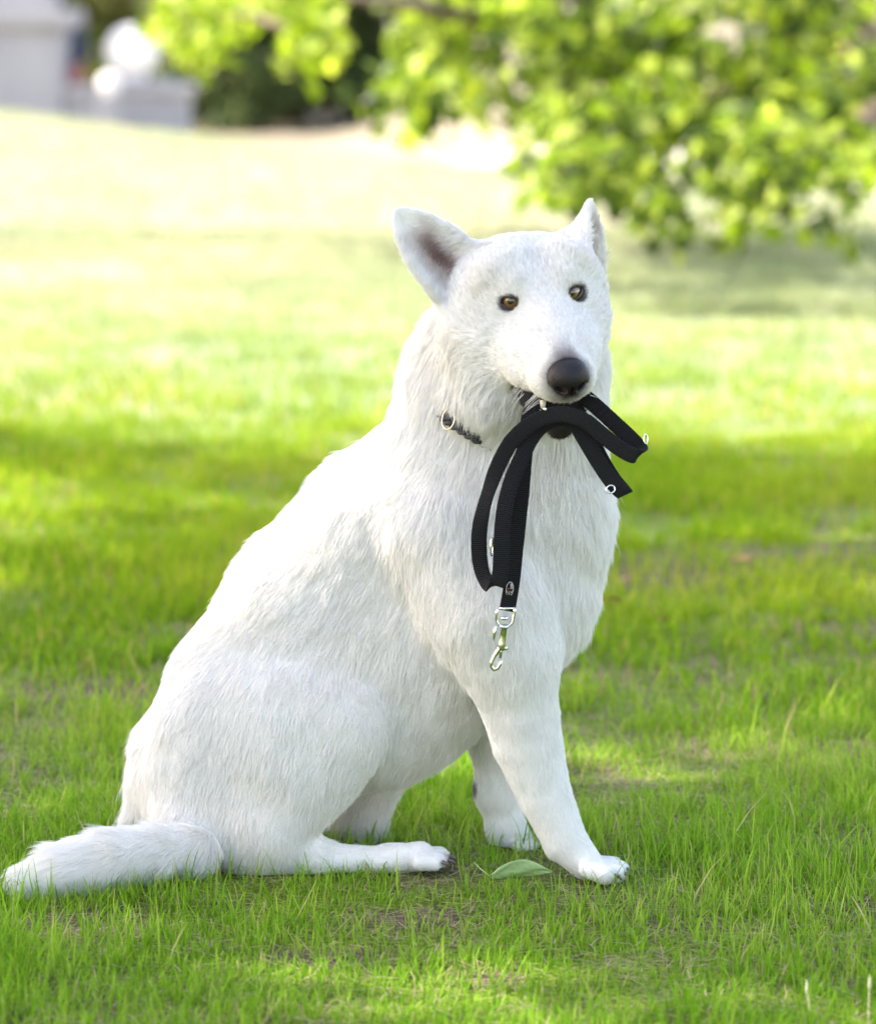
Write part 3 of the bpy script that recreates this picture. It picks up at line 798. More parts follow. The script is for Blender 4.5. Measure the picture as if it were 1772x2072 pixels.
ribbon(g, [(592, 190, -.306, 88, .1), (606, 212, -.318, 88, .1), (650, 226, -.330, 86, 0), (740, 238, -.338, 90, 0), (850, 240, -.338, 90, 0), (960, 232, -.334, 90, 0), (1040, 205, -.320, 92, 0)])
g.build('strap', web, leash)
hw = empty('snap_hook', tuple(P(*z2(490, 1700), -.36))); parent_keep(hw, leash)
YH = -.361
def zp(x, y, dY=0): return P(*z2(x, y), YH+dY)
g = Geo(); g.tube([zp(452, 1572), zp(438, 1610), zp(440, 1668), zp(462, 1690), zp(520, 1694), zp(543, 1672), zp(556, 1600), zp(552, 1572)], .0019, 8); g.tube([zp(448, 1580), zp(556, 1580)], .0019, 8)
g.lathe([(.0001, .0025), (.0045, .0024), (.005, .001), (.005, -.001), (.0035, -.002)], zp(488, 1645), 16)
g.build('buckle', metal, hw)
g = Geo()
g.lathe([(.001, .0035), (.0052, .003), (.0062, .0015), (.0062, 0), (.0045, -.001), (.0044, -.012), (.0046, -.020), (.0052, -.0245), (.0040, -.029), (.0018, -.030)], zp(486, 1702), 16, axis=np.array([[1, 0, .10], [0, 1, 0], [-.10, 0, 1]]))
g.tube([zp(474, 1815), zp(452, 1850), zp(425, 1890), zp(408, 1930), zp(406, 1958), zp(422, 1976), zp(445, 1968), zp(461, 1942), zp(466, 1915)], [.0040, .0032, .0028, .0028, .0029, .0029, .0028, .0026, .0022], 10)
g.tube([zp(474, 1820), zp(462, 1905)], .0019, 8)
g.lathe([(.0005, .0028), (.0026, .002), (.003, 0), (.0026, -.002), (.0005, -.0028)], zp(497, 1838), 12)
g.build('hook', metal, hw)
g = Geo(); g.tube([zp(446, 1690, -.001), zp(434, 1700, -.003), zp(425, 1730, -.003), zp(420, 1765, -.002), zp(420, 1788)], [.0012, .0024, .0034, .0030, .0010], 10, flat=.5); g.build('thumb_lever', metal, hw)
for (x, y, Y, e1, e2, r1, r2) in ((1404, 482, -.352, (.5, .75, .4), (-.2, 0, .98), .0045, .0058), (1178, 806, -.372, (.9, .3, .2), (-.2, .3, .9), .0058, .0048), (408, 1180, -.379, (.25, .95, 0), (0, 0, 1), .006, .0115)):
    ring_mesh(P(*z2(x, y), Y), np.array(e1)/np.linalg.norm(e1), np.array(e2)/np.linalg.norm(e2), r1, r2, .0011, 'ring', metal, leash, n=20)
# oval woven badge
bm_w = simple('badge_thread', (.62, .60, .55), .6); bm_r = simple('badge_red', (.45, .04, .05), .6); bm_k = simple('badge_ground', (.012, .012, .013), .7)
bc = P(*z2(524, 1455), -.3608); ex = np.array([.985, 0, .05]); ex /= np.linalg.norm(ex); ez = np.array([.09, 0, .995]); ey = np.array([0, -1., 0])
badge = Geo(); 
badge.add([bc+ex*.0048*math.cos(a)+ez*.0095*math.sin(a) for a in np.linspace(0, 2*PI, 33)[:-1]]+[bc+ey*-.0006+ex*.0048*math.cos(a)+ez*.0095*math.sin(a) for a in np.linspace(0, 2*PI, 33)[:-1]],
          [tuple(range(32))]+[(i, 32+i, 32+(i+1) % 32, (i+1) % 32) for i in range(32)])
bo = badge.build('badge', bm_k, leash, smooth=False)
be = bc+ey*.0003
g = Geo(); g.tube([be+ex*.0044*math.cos(a)+ez*.0090*math.sin(a) for a in np.linspace(0, 2*PI, 33)[:-1]], .00045, 6, closed=True)
g.tube([be+ex*.0010+ez*.0072, be+ex*.0012+ez*.0004], .0006, 6); g.tube([be+ex*.0026+ez*.0062, be+ex*.0028+ez*.0008, be+ex*.0010+ez*.0002], .00045, 6)
g.tube([be-ex*.0034-ez*.0018, be-ex*.0014-ez*.0050, be+ex*.0002-ez*.0022, be+ex*.0016-ez*.0052, be+ex*.0030-ez*.0022], .00045, 6)
g.tube([be-ex*.0002-ez*.0045, be-ex*.0002-ez*.0082], .00045, 6)
eo = g.build('emblem', bm_w, None); eo.parent = bo; eo.matrix_parent_inverse = Matrix.Translation(-Vector(leash.location))@Matrix.Identity(4)
eo.matrix_parent_inverse = (bo.matrix_parent_inverse.inverted() @ Matrix.Identity(4)) if False else Matrix.Identity(4)
g = Geo(); g.lathe([(.0001, .0003), (.0011, .0002), (.0011, -.0002)], be-ex*.0016+ez*.0006, 12, axis=np.array([[1, 0, 0], [0, 0, -1], [0, 1, 0]]))
er = g.build('dot', bm_r, None); er.parent = bo
g = Geo(); g.lathe([(.0001, .001), (.0018, .0006), (.0022, 0), (.0022, -.0006)], P(*z2(753, 287), -.3895), 14, axis=np.array([[1, 0, 0], [0, 0, -1], [0, 1, 0]])); g.build('rivet', metal, leash)
# ------------------------------------------------------------------ ground
def edge_s(x, y):
    """how far a point lies beyond the far edge of the lawn"""
    return (y-19.0+2.45*(x-.3))/2.65
def ground_z(x, y):
    d = edge_s(x, y)
    drop = sstep(-.9, .7, d)*sstep(1.2, -1.5, x)*.6
    return .018*noise2(x, y, .35, 51)*sstep(2, 8, y)+.006*noise2(x, y, 2.2, 52) - drop
def vcol_mat(name, rough=.9, trans=0.0, bump=0, bscale=60):
    m, nt, b, o = new_mat(name)
    at = nt.nodes.new('ShaderNodeVertexColor'); at.layer_name = 'col'
    b.inputs['Roughness'].default_value = rough; b.inputs['Specular IOR Level'].default_value = .3
    nt.links.new(at.outputs[0], b.inputs['Base Color'])
    if bump:
        g = nt.nodes.new('ShaderNodeNewGeometry'); n = nt.nodes.new('ShaderNodeTexNoise'); n.inputs['Scale'].default_value = bscale; n.inputs['Detail'].default_value = 8
        nt.links.new(g.outputs['Position'], n.inputs['Vector']); bp_ = nt.nodes.new('ShaderNodeBump'); bp_.inputs['Strength'].default_value = bump; bp_.inputs['Distance'].default_value = .01
        nt.links.new(n.outputs[0], bp_.inputs['Height']); nt.links.new(bp_.outputs[0], b.inputs['Normal'])
    if trans:
        t = nt.nodes.new('ShaderNodeBsdfTranslucent'); nt.links.new(at.outputs[0], t.inputs[0])
        mx = nt.nodes.new('ShaderNodeMixShader'); mx.inputs[0].default_value = trans
        nt.links.new(b.outputs[0], mx.inputs[1]); nt.links.new(t.outputs[0], mx.inputs[2]); nt.links.new(mx.outputs[0], o.inputs[0])
    return m
# bare, worn spots seen in the lawn: picture position of their middle, size in metres
BARE = [(870, 1850, .10, .06), (1715, 1835, .09, .06), (60, 1870, .16, .05), (640, 1930, .10, .04), (960, 1970, .08, .05), (800, 1850, .06, .03), (1330, 1165, .25, .18), (1600, 1140, .45, .22), (1700, 1270, .22, .10), (180, 1390, .12, .10), (1690, 1520, .10, .08), (1300, 1700, .08, .05)]
BARE = [((P(x, y, ground_row_Y(y))[0]), ground_row_Y(y), a, b) for x, y, a, b in BARE]
def bare(x, y):
    w = np.zeros_like(x)
    for bx, by, a, b in BARE:
        d = np.sqrt(((x-bx)/a)**2+((y-by)/b)**2)+.35*noise2(x, y, 14, 61); w = np.maximum(w, 1-sstep(.6, 1.25, d))
    return w
def dry(x, y):
    """share of dry, straw coloured turf"""
    far = sstep(4.5, 11, y)
    n = .5+.5*noise2(x, y*.6, .55, 71)+.25*noise2(x, y, 1.7, 72)
    return np.clip(far*(.42+.75*(n-.35))+.0, 0, 1)
gx = np.unique(np.r_[np.linspace(-3, 3, 300), np.linspace(-14, 14, 180), np.linspace(-150, 150, 40)])
gy = np.unique(np.r_[np.linspace(-2, 5, 330), np.linspace(5, 40, 260), np.linspace(-30, 320, 60)])
X, Y_ = np.meshgrid(gx, gy, indexing='ij'); Z = ground_z(X, Y_)
v = np.stack([X, Y_, Z], -1).reshape(-1, 3)
nx, ny = len(gx), len(gy); ii = (np.arange(nx-1)[:, None]*ny+np.arange(ny-1)[None]).ravel()
f = np.stack([ii, ii+ny, ii+ny+1, ii+1], 1)
x, y = v[:, 0], v[:, 1]
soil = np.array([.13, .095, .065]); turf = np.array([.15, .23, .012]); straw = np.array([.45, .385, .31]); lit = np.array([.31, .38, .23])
n1 = .5+.5*noise2(x, y, 9, 62)
w_t = np.clip(.68+.6*noise2(x, y, 5, 63)+.3*noise2(x, y, 19, 64), 0, 1)*(1-bare(x, y))
near = soil*(1-w_t)[:, None]+turf*w_t[:, None]
th = np.clip(noise2(x, y, 23, 65)*1.2, 0, 1)[:, None]*.35; near = near*(1-th)+np.array([.34, .27, .19])*th
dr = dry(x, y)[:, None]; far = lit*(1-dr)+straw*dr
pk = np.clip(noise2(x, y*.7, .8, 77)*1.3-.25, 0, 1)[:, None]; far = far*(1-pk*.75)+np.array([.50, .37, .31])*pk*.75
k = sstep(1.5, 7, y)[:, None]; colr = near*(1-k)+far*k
# beyond the edge of the lawn: leaf litter
b_ = sstep(.0, .6, edge_s(x, y))[:, None]; colr = colr*(1-b_)+np.array([.30, .27, .20])*b_
gmat = vcol_mat('turf_and_soil', .95, bump=.9, bscale=90)
nt = gmat.node_tree; b = nt.nodes['Principled BSDF']; src = b.inputs['Base Color'].links[0].from_socket
n_ = nt.nodes.new('ShaderNodeTexNoise'); n_.inputs['Scale'].default_value = 140; n_.inputs['Detail'].default_value = 6; g_ = nt.nodes.new('ShaderNodeNewGeometry'); nt.links.new(g_.outputs['Position'], n_.inputs['Vector'])
r_ = nt.nodes.new('ShaderNodeValToRGB'); r_.color_ramp.elements[0].position = .36; r_.color_ramp.elements[0].color = (.35, .33, .30, 1); r_.color_ramp.elements[1].position = .66; r_.color_ramp.elements[1].color = (1.3, 1.25, 1.15, 1)
m_ = nt.nodes.new('ShaderNodeMixRGB'); m_.blend_type = 'MULTIPLY'; m_.inputs[0].default_value = 1; nt.links.new(n_.outputs[0], r_.inputs[0]); nt.links.new(src, m_.inputs[1]); nt.links.new(r_.outputs[0], m_.inputs[2]); nt.links.new(m_.outputs[0], b.inputs['Base Color'])
ground = np_mesh('ground', v, f, gmat, col=colr); tag(ground, 'green lawn rising to a dry sunlit bank', kind='structure')

# gravel path beyond the lawn on the right
pm = simple('path_gravel', (.50, .45, .42), .95, bump=.6, bscale=60, var=.25, vscale=6)
def strip(s0, s1, t0, t1, zoff, n=80, m=6):
    """a band that follows the edge of the lawn; s across, t along"""
    tv = np.linspace(t0, t1, n); sv = np.linspace(s0, s1, m); dx, dy = np.array([1, -2.45])/2.65, None
    V_ = []
    for t in tv:
        for s_ in sv:
            px, py = .3+t*1/2.65+s_*2.45/2.65, 19-t*2.45/2.65+s_*1/2.65; V_.append((px, py, 0))
    V_ = np.array(V_); V_[:, 2] = ground_z(V_[:, 0], V_[:, 1])+zoff
    F_ = [(i*m+j, (i+1)*m+j, (i+1)*m+j+1, i*m+j+1) for i in range(n-1) for j in range(m-1)]
    return V_, np.array(F_)
v, f = strip(.35, 4.2, -3.2, 22, .012)
path = np_mesh('path', v, f, pm); tag(path, kind='structure')
km = simple('kerb_stone', (.36, .35, .37), .85, bump=.4, bscale=30, var=.2, vscale=3)  # the kerb grey also stands for shade lying along the path
ka = math.atan2(-2.45, 1)
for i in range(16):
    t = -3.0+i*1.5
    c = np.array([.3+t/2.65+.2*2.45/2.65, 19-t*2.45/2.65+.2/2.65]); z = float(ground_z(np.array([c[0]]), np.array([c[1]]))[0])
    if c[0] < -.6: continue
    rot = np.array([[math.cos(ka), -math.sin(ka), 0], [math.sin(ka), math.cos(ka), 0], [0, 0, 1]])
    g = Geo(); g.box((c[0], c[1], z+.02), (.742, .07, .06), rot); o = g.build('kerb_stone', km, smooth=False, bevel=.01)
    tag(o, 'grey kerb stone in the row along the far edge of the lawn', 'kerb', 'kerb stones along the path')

# ------------------------------------------------------------------ grass
blade_mat = vcol_mat('grass_blades', .65, trans=.42); blade_mat.node_tree.nodes['Principled BSDF'].inputs['Specular IOR Level'].default_value = .12
def blades(xr, yr, dens, h0, h1, w0, w1, seed, keepfn=None, seg=3):
    r = np.random.default_rng(seed); n = int(dens*(xr[1]-xr[0])*(yr[1]-yr[0]))
    x = r.uniform(*xr, n); y = r.uniform(*yr, n)
    # tufts
    tuft = r.random(n) < .45; x = np.where(tuft, np.round(x/.035)*.035+r.normal(0, .008, n), x); y = np.where(tuft, np.round(y/.035)*.035+r.normal(0, .008, n), y)
    half = .62+(y-CAM[1])*.135+.5; m = np.abs(x) < half
    dn = .62+.5*noise2(x, y, 4.5, 81)+.45*noise2(x, y, 13, 82)
    m &= r.random(n) < np.clip(dn, .12, 1)*(1-.55*bare(x, y))
    m &= edge_s(x, y) < 0
    if keepfn is not None: m &= keepfn(x, y)
    x, y = x[m], y[m]; n = len(x); z = ground_z(x, y)
    hn = 1+.35*noise2(x, y, 3.3, 83)+.2*noise2(x, y, 11, 84)
    h = r.uniform(h0, h1, n)*hn*np.where(r.random(n) < .06, 1.5, 1); w = r.uniform(w0, w1, n)
    az = r.uniform(0, 2*PI, n)+.6*noise2(x, y, 6, 85); lean = np.abs(r.normal(.25, .25, n))+np.where(r.random(n) < .12, .6, 0)
    bend = r.normal(.35, .3, n)
    dirx, diry = np.cos(az), np.sin(az); wa = az+PI/2+r.normal(0, .5, n)
    V = np.empty((n, seg+1, 2, 3), np.float32); ang = lean.copy(); px, py, pz = x.copy(), y.copy(), z-.003
    for i in range(seg+1):
        ww = w*(1, .92, .62, .08)[i]*.5 if seg == 3 else w*(1, .7, .08)[i]*.5
        V[:, i, 0] = np.stack([px-np.cos(wa)*ww, py-np.sin(wa)*ww, pz], 1); V[:, i, 1] = np.stack([px+np.cos(wa)*ww, py+np.sin(wa)*ww, pz], 1)
        st = h/seg; px = px+dirx*np.sin(ang)*st; py = py+diry*np.sin(ang)*st; pz = np.maximum(pz+np.cos(ang)*st, z+.002); ang = np.clip(ang+bend/seg*2, 0, 1.9)
    base = np.arange(n)[:, None]*(seg+1)*2
    F = np.concatenate([np.stack([base[:, 0]+2*i, base[:, 0]+2*i+1, base[:, 0]+2*i+3, base[:, 0]+2*i+2], 1) for i in range(seg)])
    g1, g2, g3 = np.array([.13, .29, .010]), np.array([.21, .40, .016]), np.array([.36, .49, .06])
    u = np.clip(.5+.35*noise2(x, y, 2.5, 86)+r.normal(0, .28, n), 0, 1)[:, None]
    c = np.where(u < .5, g1+(g2-g1)*u*2, g2+(g3-g2)*(u-.5)*2)
    sp_ = r.random(n); dry_p = .035+.07*np.clip(noise2(x, y, 7, 87), 0, 1)+.5*dry(x, y)
    st_ = sp_ < dry_p; c[st_] = np.array([.52, .45, .20])*r.uniform(.7, 1.1, (st_.sum(), 1))
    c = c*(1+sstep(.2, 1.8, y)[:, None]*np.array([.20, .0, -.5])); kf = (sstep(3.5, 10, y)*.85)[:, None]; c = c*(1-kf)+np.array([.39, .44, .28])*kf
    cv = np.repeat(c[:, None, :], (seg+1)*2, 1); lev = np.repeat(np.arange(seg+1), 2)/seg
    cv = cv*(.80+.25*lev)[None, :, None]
    return V.reshape(-1, 3), F, cv.reshape(-1, 3)
def merge(parts):
    vs, fs, cs, o = [], [], [], 0
    for v, f, c in parts: vs.append(v); fs.append(f+o); cs.append(c); o += len(v)
    return np.concatenate(vs), np.concatenate(fs), np.concatenate(cs)
def dogfoot(x, y):
    """no blades grow through the seat, feet and tail"""
    p = np.stack([x, y, np.full_like(x, .022)], -1); return sdf(p) > .002
GD = 1
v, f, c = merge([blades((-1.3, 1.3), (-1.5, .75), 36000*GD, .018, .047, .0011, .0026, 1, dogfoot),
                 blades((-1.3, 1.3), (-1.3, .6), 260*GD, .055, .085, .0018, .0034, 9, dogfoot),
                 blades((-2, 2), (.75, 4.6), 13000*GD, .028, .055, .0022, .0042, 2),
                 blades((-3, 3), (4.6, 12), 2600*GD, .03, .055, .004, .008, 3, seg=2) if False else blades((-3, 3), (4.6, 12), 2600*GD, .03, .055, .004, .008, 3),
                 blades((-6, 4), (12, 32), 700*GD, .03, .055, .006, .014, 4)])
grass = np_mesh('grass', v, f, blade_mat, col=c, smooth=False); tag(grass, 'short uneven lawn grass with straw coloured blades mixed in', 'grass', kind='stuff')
# thatch: flat dry stems on the soil
r = np.random.default_rng(5); n = 16000; x = r.uniform(-1.2, 1.2, n); y = r.uniform(-1.2, 1.6, n); az = r.uniform(0, 2*PI, n); L_ = r.uniform(.008, .035, n)
z = ground_z(x, y)+r.uniform(.002, .010, n); dx, dy = np.cos(az), np.sin(az); w = .0008
V4 = np.stack([np.stack([x-dy*w, y+dx*w, z], 1), np.stack([x+dy*w, y-dx*w, z], 1), np.stack([x+dx*L_+dy*w, y+dy*L_-dx*w, z+.002], 1), np.stack([x+dx*L_-dy*w, y+dy*L_+dx*w, z+.002], 1)], 1).reshape(-1, 3)
cc_ = np.repeat(np.array([.50, .40, .27])*r.uniform(.5, 1.1, (n, 1)), 4, 0)
th_ = np_mesh('dry_thatch', V4, np.arange(4*n).reshape(-1, 4), blade_mat, col=cc_, smooth=False); tag(th_, 'thin dry stems lying between the grass blades', 'thatch', kind='stuff')

# the pale green leaf lying by the front paw
lm = vcol_mat('leaf_blade', .45, trans=.3)
def big_leaf(c, a, ln, wd, col, name, fold=.25, curl=.15, tilt=.3):
    ax = np.array([math.cos(a), math.sin(a), 0]); bx = np.array([-math.sin(a), math.cos(a)*math.cos(tilt), -math.sin(tilt)]); up = np.cross(ax, bx)
    V, F, CL = [], [], []; n, m = 14, 9
    for i in range(n+1):
        t = i/n; w = wd*math.sin(PI*t**.8)**.9*(1-.15*t)+.0006
        for j in range(m):
            s_ = j/(m-1)*2-1
            V.append(np.asarray(c)+ax*(t-.5)*ln+bx*s_*w+up*(abs(s_)*w*fold+curl*ln*(-(t-.4)**2)*1.2+.0012*math.sin(9*t+4*s_)+(.0010 if abs(s_) < .06 else 0))); CL.append(np.array(col)*(1.15 if abs(s_) < .1 else .95+.1*math.sin(t*60+abs(s_)*9)))
    F = [(i*m+j, i*m+j+1, (i+1)*m+j+1, (i+1)*m+j) for i in range(n) for j in range(m-1)]
    o = np_mesh(name, V, F, lm, col=np.array(CL)); md = o.modifiers.new('thickness', 'SOLIDIFY'); md.thickness = .0006
    return o
lc = P(1054, 1764, -.275)
lf_ = empty('fallen_leaf', tuple(lc)); tag(lf_, 'pale green fallen leaf lying on the grass beside the near front paw', 'leaf')
parent_keep(big_leaf(lc, .30, .080, .017, (.42, .56, .26), 'blade', tilt=1.1), lf_)
g = Geo(); g.tube([lc+np.array([-.036, -.006, -.008]), lc+np.array([-.052, -.002, .004]), lc+np.array([-.060, .008, .010])], [.0009, .0007, .0005], 6); g.build('stalk', simple('leaf_stalk', (.3, .42, .18), .5), lf_)
# small dry leaf bits
for i, (x, y) in enumerate(((1350, 1270), (1262, 1190), (1500, 1150), (60, 1800), (700, 1520), (1240, 1230))):
    Yg = ground_row_Y(y); c = P(x, y, Yg); c[2] = float(ground_z(np.array([c[0]]), np.array([Yg]))[0])+.018
    if i == 3: continue
    o = big_leaf(c, i*1.3, .035+.01*(i % 3), .009+.003*(i % 2), (.50, .26, .13), 'dry_leaf', tilt=.4)
    tag(o, 'small curled orange brown dry leaf, '+('on soil right of the chest', 'just right of the foreleg', 'farthest right', '', 'in the grass between thigh and foreleg', 'close beside the chest')[i], 'leaf', 'dry leaves scattered in the grass')
# pale grass stalks with seed heads on the right and left edges
sm_ = simple('straw_stalk', (.62, .52, .36), .7); seed = simple('seed_head', (.66, .58, .42), .8)
rs = random.Random(3)
for (x, y, hgt) in ((1640, 2066, .045), (1757, 2066, .05)):
    Yg = ground_row_Y(y+15); c = P(x, y, Yg); c[2] = 0
    e = empty('grass_stalk', tuple(c)); tag(e, ('thin straw stalk with seed head, left of the other at the bottom right', 'thin straw stalk with seed head nearest the bottom right corner')[len([o_ for o_ in C.objects if o_.name.startswith('grass_stalk')])-1], 'grass stalk', 'dry seeding stalks standing in the grass')
    lean = rs.uniform(-.2, .2); pts = [c+np.array([lean*hgt*t*t, .1*hgt*t, hgt*t]) for t in (0, .35, .7, 1)]
    g = Geo(); g.tube(pts, [.0007, .0006, .0005, .0003], 6); g.build('stem', sm_, e)
    g = Geo(); g.lathe([(.0003, -.007), (.0012, -.004), (.0014, 0), (.0009, .005), (.0002, .009)], pts[-1], 8); g.build('seed_head', seed, e)

# ------------------------------------------------------------------ stonework behind the bank
def gz(x, y): return float(ground_z(np.array([float(x)]), np.array([float(y)]))[0])
stone = simple('grey_stone', (.31, .305, .325), .85, bump=.5, bscale=25, var=.12, vscale=2.0)
stone_w = simple('pale_stone', (.34, .33, .345), .8, bump=.4, bscale=25, var=.08, vscale=2.5)
YP = 32.5
u = PX(YP)
def top(y): return P(800, y, YP)[2]
def px_(x): return P(x, 300, YP)[0]
x1 = px_(128); x0 = x1-1.35; zb = gz((x0+x1)/2, YP+.5)-.3
pil = empty('stone_pillar', ((x0+x1)/2, YP+.6, zb)); tag(pil, 'tall square grey stone pillar at the top of the bank, with a stepped cap', 'pillar')
def bx(x0, x1, y0, y1, z0, z1, name, mat, par, bev=.015):
    g = Geo(); g.box(((x0+x1)/2, (y0+y1)/2, (z0+z1)/2), ((x1-x0)/2, (y1-y0)/2, (z1-z0)/2)); return g.build(name, mat, par, smooth=False, bevel=bev)
bx(x0, x1, YP, YP+1.35, zb, top(62), 'shaft', stone, pil)
bx(x0-.05, x1+.05, YP-.05, YP+1.4, top(62), top(50), 'moulding', stone, pil)
bx(x0-.10, x1+.10, YP-.10, YP+1.45, top(50), top(20), 'cap', stone_w, pil)
bx(x0+.10, x1-.10, YP+.10, YP+1.25, top(20), top(-90), 'upper_block', stone_w, pil)
wx0, wx1 = x1+.003, px_(392)
wall = empty('low_stone_wall', ((wx0+wx1)/2, YP+.35, zb)); tag(wall, 'low grey stone wall with a pale coping running from the pillar', 'wall')
bx(wx0, wx1-.06, YP+.08, YP+.62, zb, top(190), 'wall_face', stone, wall)
bx(wx0, wx1, YP+.02, YP+.68, top(190), top(172), 'coping', stone_w, wall)
bx(px_(215), px_(350), YP+.08, YP+.62, top(172), top(162), 'plinth', stone_w, wall)
ball_m = simple('white_plaster', (.82, .79, .78), .7, bump=.2, bscale=30, var=.05, vscale=4)
def ball(c, r, label, cat_='ball'):
    bm = Geo(); n = 24; prof = [(r*math.sin(PI*i/n)+1e-4, -r*math.cos(PI*i/n)) for i in range(n+1)]
    prof = [(.55*r, -1.02*r), (.55*r, -.90*r)]+[q for q in prof if q[1] > -.80*r]
    bm.lathe(prof, c, 40); o = bm.build('stone_ball', ball_m); tag(o, label, cat_); return o
rb = 53*u; cb = P(266, 110, YP+.35)
ball((cb[0], YP+.35, top(162)+rb*1.02), rb, 'large white stone ball standing on the plinth of the low wall')
cs = P(222, 168, YP-.45); rs_ = 21*u
bx(cs[0]-.11, cs[0]+.11, YP-.56, YP-.34, zb, cs[2]-rs_*1.02, 'bollard_post', stone, None)
bo = bpy.data.objects['bollard_post']; tag(bo, 'short grey stone post in front of the wall carrying a small ball', 'post')
ball((cs[0], YP-.45, cs[2]), rs_, 'small pale stone ball on a post in front of the low wall')
# second low wall section behind, seen at the top of the path on the right
# person in a dark jacket sitting behind the pillar
def skin_body(name, verts, edges, radii, mat, parent, sub=2):
    me = bpy.data.meshes.new(name); me.from_pydata([tuple(v) for v in verts], edges, []); me.materials.append(mat)
    o = bpy.data.objects.new(name, me); C.objects.link(o)
    m = o.modifiers.new('skin', 'SKIN'); 
    for i, r_ in enumerate(radii): me.skin_vertices[0].data[i].radius = (r_, r_) if np.isscalar(r_) else r_
    me.skin_vertices[0].data[0].use_root = True
    s_ = o.modifiers.new('sub', 'SUBSURF'); s_.levels = sub; s_.render_levels = sub
    for p in me.polygons: p.use_smooth = True
    if parent: parent_keep(o, parent)
    return o
pxx = px_(112); py = YP+1.0; zs = top(150)
per = empty('person', (pxx, py, zs-.45)); tag(per, 'person in a dark navy jacket sitting half hidden behind the stone pillar', 'person')
sk = simple('skin_tone', (.50, .30, .23), .6); jk = simple('navy_cloth', (.035, .045, .10), .85); tr = simple('red_trousers', (.42, .14, .13), .85)
q = lambda x, y, z: (pxx+x, py+y, zs+z)
bv = [q(0, 0, 0), q(0, 0, .25), q(0, 0, .42), q(0, 0, .50), q(0, -.01, .60), q(0, -.01, .72), q(-.17, 0, .42), q(-.24, -.05, .18), q(-.18, -.25, .08), q(.17, 0, .42), q(.24, -.05, .18), q(.14, -.25, .08),
      q(-.10, -.10, -.02), q(-.12, -.45, -.02), q(-.12, -.47, -.45), q(.10, -.10, -.02), q(.12, -.45, -.02), q(.12, -.47, -.45)]
be_ = [(0, 1), (1, 2), (2, 3), (3, 4), (4, 5), (2, 6), (6, 7), (7, 8), (2, 9), (9, 10), (10, 11), (0, 12), (12, 13), (13, 14), (0, 15), (15, 16), (16, 17)]
skin_body('body', bv, be_, [.13, .12, .12, .05, .085, .07, .055, .042, .03, .055, .042, .03, .08, .06, .04, .08, .06, .04], sk, per)
skin_body('jacket', bv[:3]+[bv[6], bv[7], bv[8], bv[9], bv[10], bv[11]], [(0, 1), (1, 2), (2, 3), (3, 4), (4, 5), (2, 6), (6, 7), (7, 8)], [.155, .145, .14, .075, .06, .048, .075, .06, .048], jk, per)
skin_body('trousers', [bv[0]]+bv[12:18], [(0, 1), (1, 2), (2, 3), (0, 4), (4, 5), (5, 6)], [.15, .1, .075, .055, .1, .075, .055], tr, per)
hair = simple('dark_hair', (.03, .022, .018), .7); g = Geo(); hc_ = np.array(q(0, .01, .68)); g.lathe([(.001, .115), (.05, .105), (.085, .07), (.10, .02), (.098, -.04), (.06, -.07)], hc_, 20); g.build('hair', hair, per)

# ------------------------------------------------------------------ trees
def leaf_mat(name, trans=.5, rough=.5):
    return vcol_mat(name, rough, trans=trans)
LM = leaf_mat('tree_leaves'); BARK = simple('bark', (.16, .115, .085), .9, bump=.9, bscale=40, var=.35, vscale=8)
BARK_P = simple('pale_bark', (.42, .30, .22), .9, bump=.6, bscale=40, var=.2, vscale=8)
def leaves(cents, n_each, rad, size, cols, seed, squash=.8, mat=None, name='crown', parent=None, keep=None, droop=0.0):
    """many small folded leaves spread round the twig ends"""
    r = np.random.default_rng(seed); cents = np.asarray(cents, float); rad = np.broadcast_to(rad, (len(cents),))
    k = len(cents)*n_each; ci = np.repeat(np.arange(len(cents)), n_each)
    d = r.normal(0, 1, (k, 3)); d /= np.linalg.norm(d, axis=1)[:, None]; d *= (r.random(k)**.45)[:, None]; d[:, 2] *= squash
    p = cents[ci]+d*rad[ci][:, None]
    if keep is not None: m = keep(p); p, ci = p[m], ci[m]; k = len(p)
    s = size*r.uniform(.65, 1.25, k)
    a = r.normal(0, 1, (k, 3)); a[:, 2] -= droop; a /= np.linalg.norm(a, axis=1)[:, None]
    nn = r.normal(0, 1, (k, 3)); nn[:, 2] += 1.2; b = np.cross(nn, a); b /= np.linalg.norm(b, axis=1)[:, None]; c = np.cross(a, b)
    f1 = a*s[:, None]; w = b*(s*.42)[:, None]; cc = c*(s*.12)[:, None]
    V = np.stack([p, p+f1*.45+w+cc, p+f1, p+f1*.45-w+cc], 1)
    # two triangles folded along the midrib, as one bent quad
    F = np.arange(4*k).reshape(-1, 4)
    cols = np.asarray(cols, float); u = r.random(k); base = cols[(u*len(cols)).astype(int) % len(cols)]
    cl = r.uniform(.75, 1.2, len(cents))[ci][:, None]; base = np.clip(base*cl*r.uniform(.8, 1.2, (k, 1)), 0, .9)
    return np_mesh(name, V.reshape(-1, 3), F, mat or LM, col=np.repeat(base, 4, 0), smooth=False)
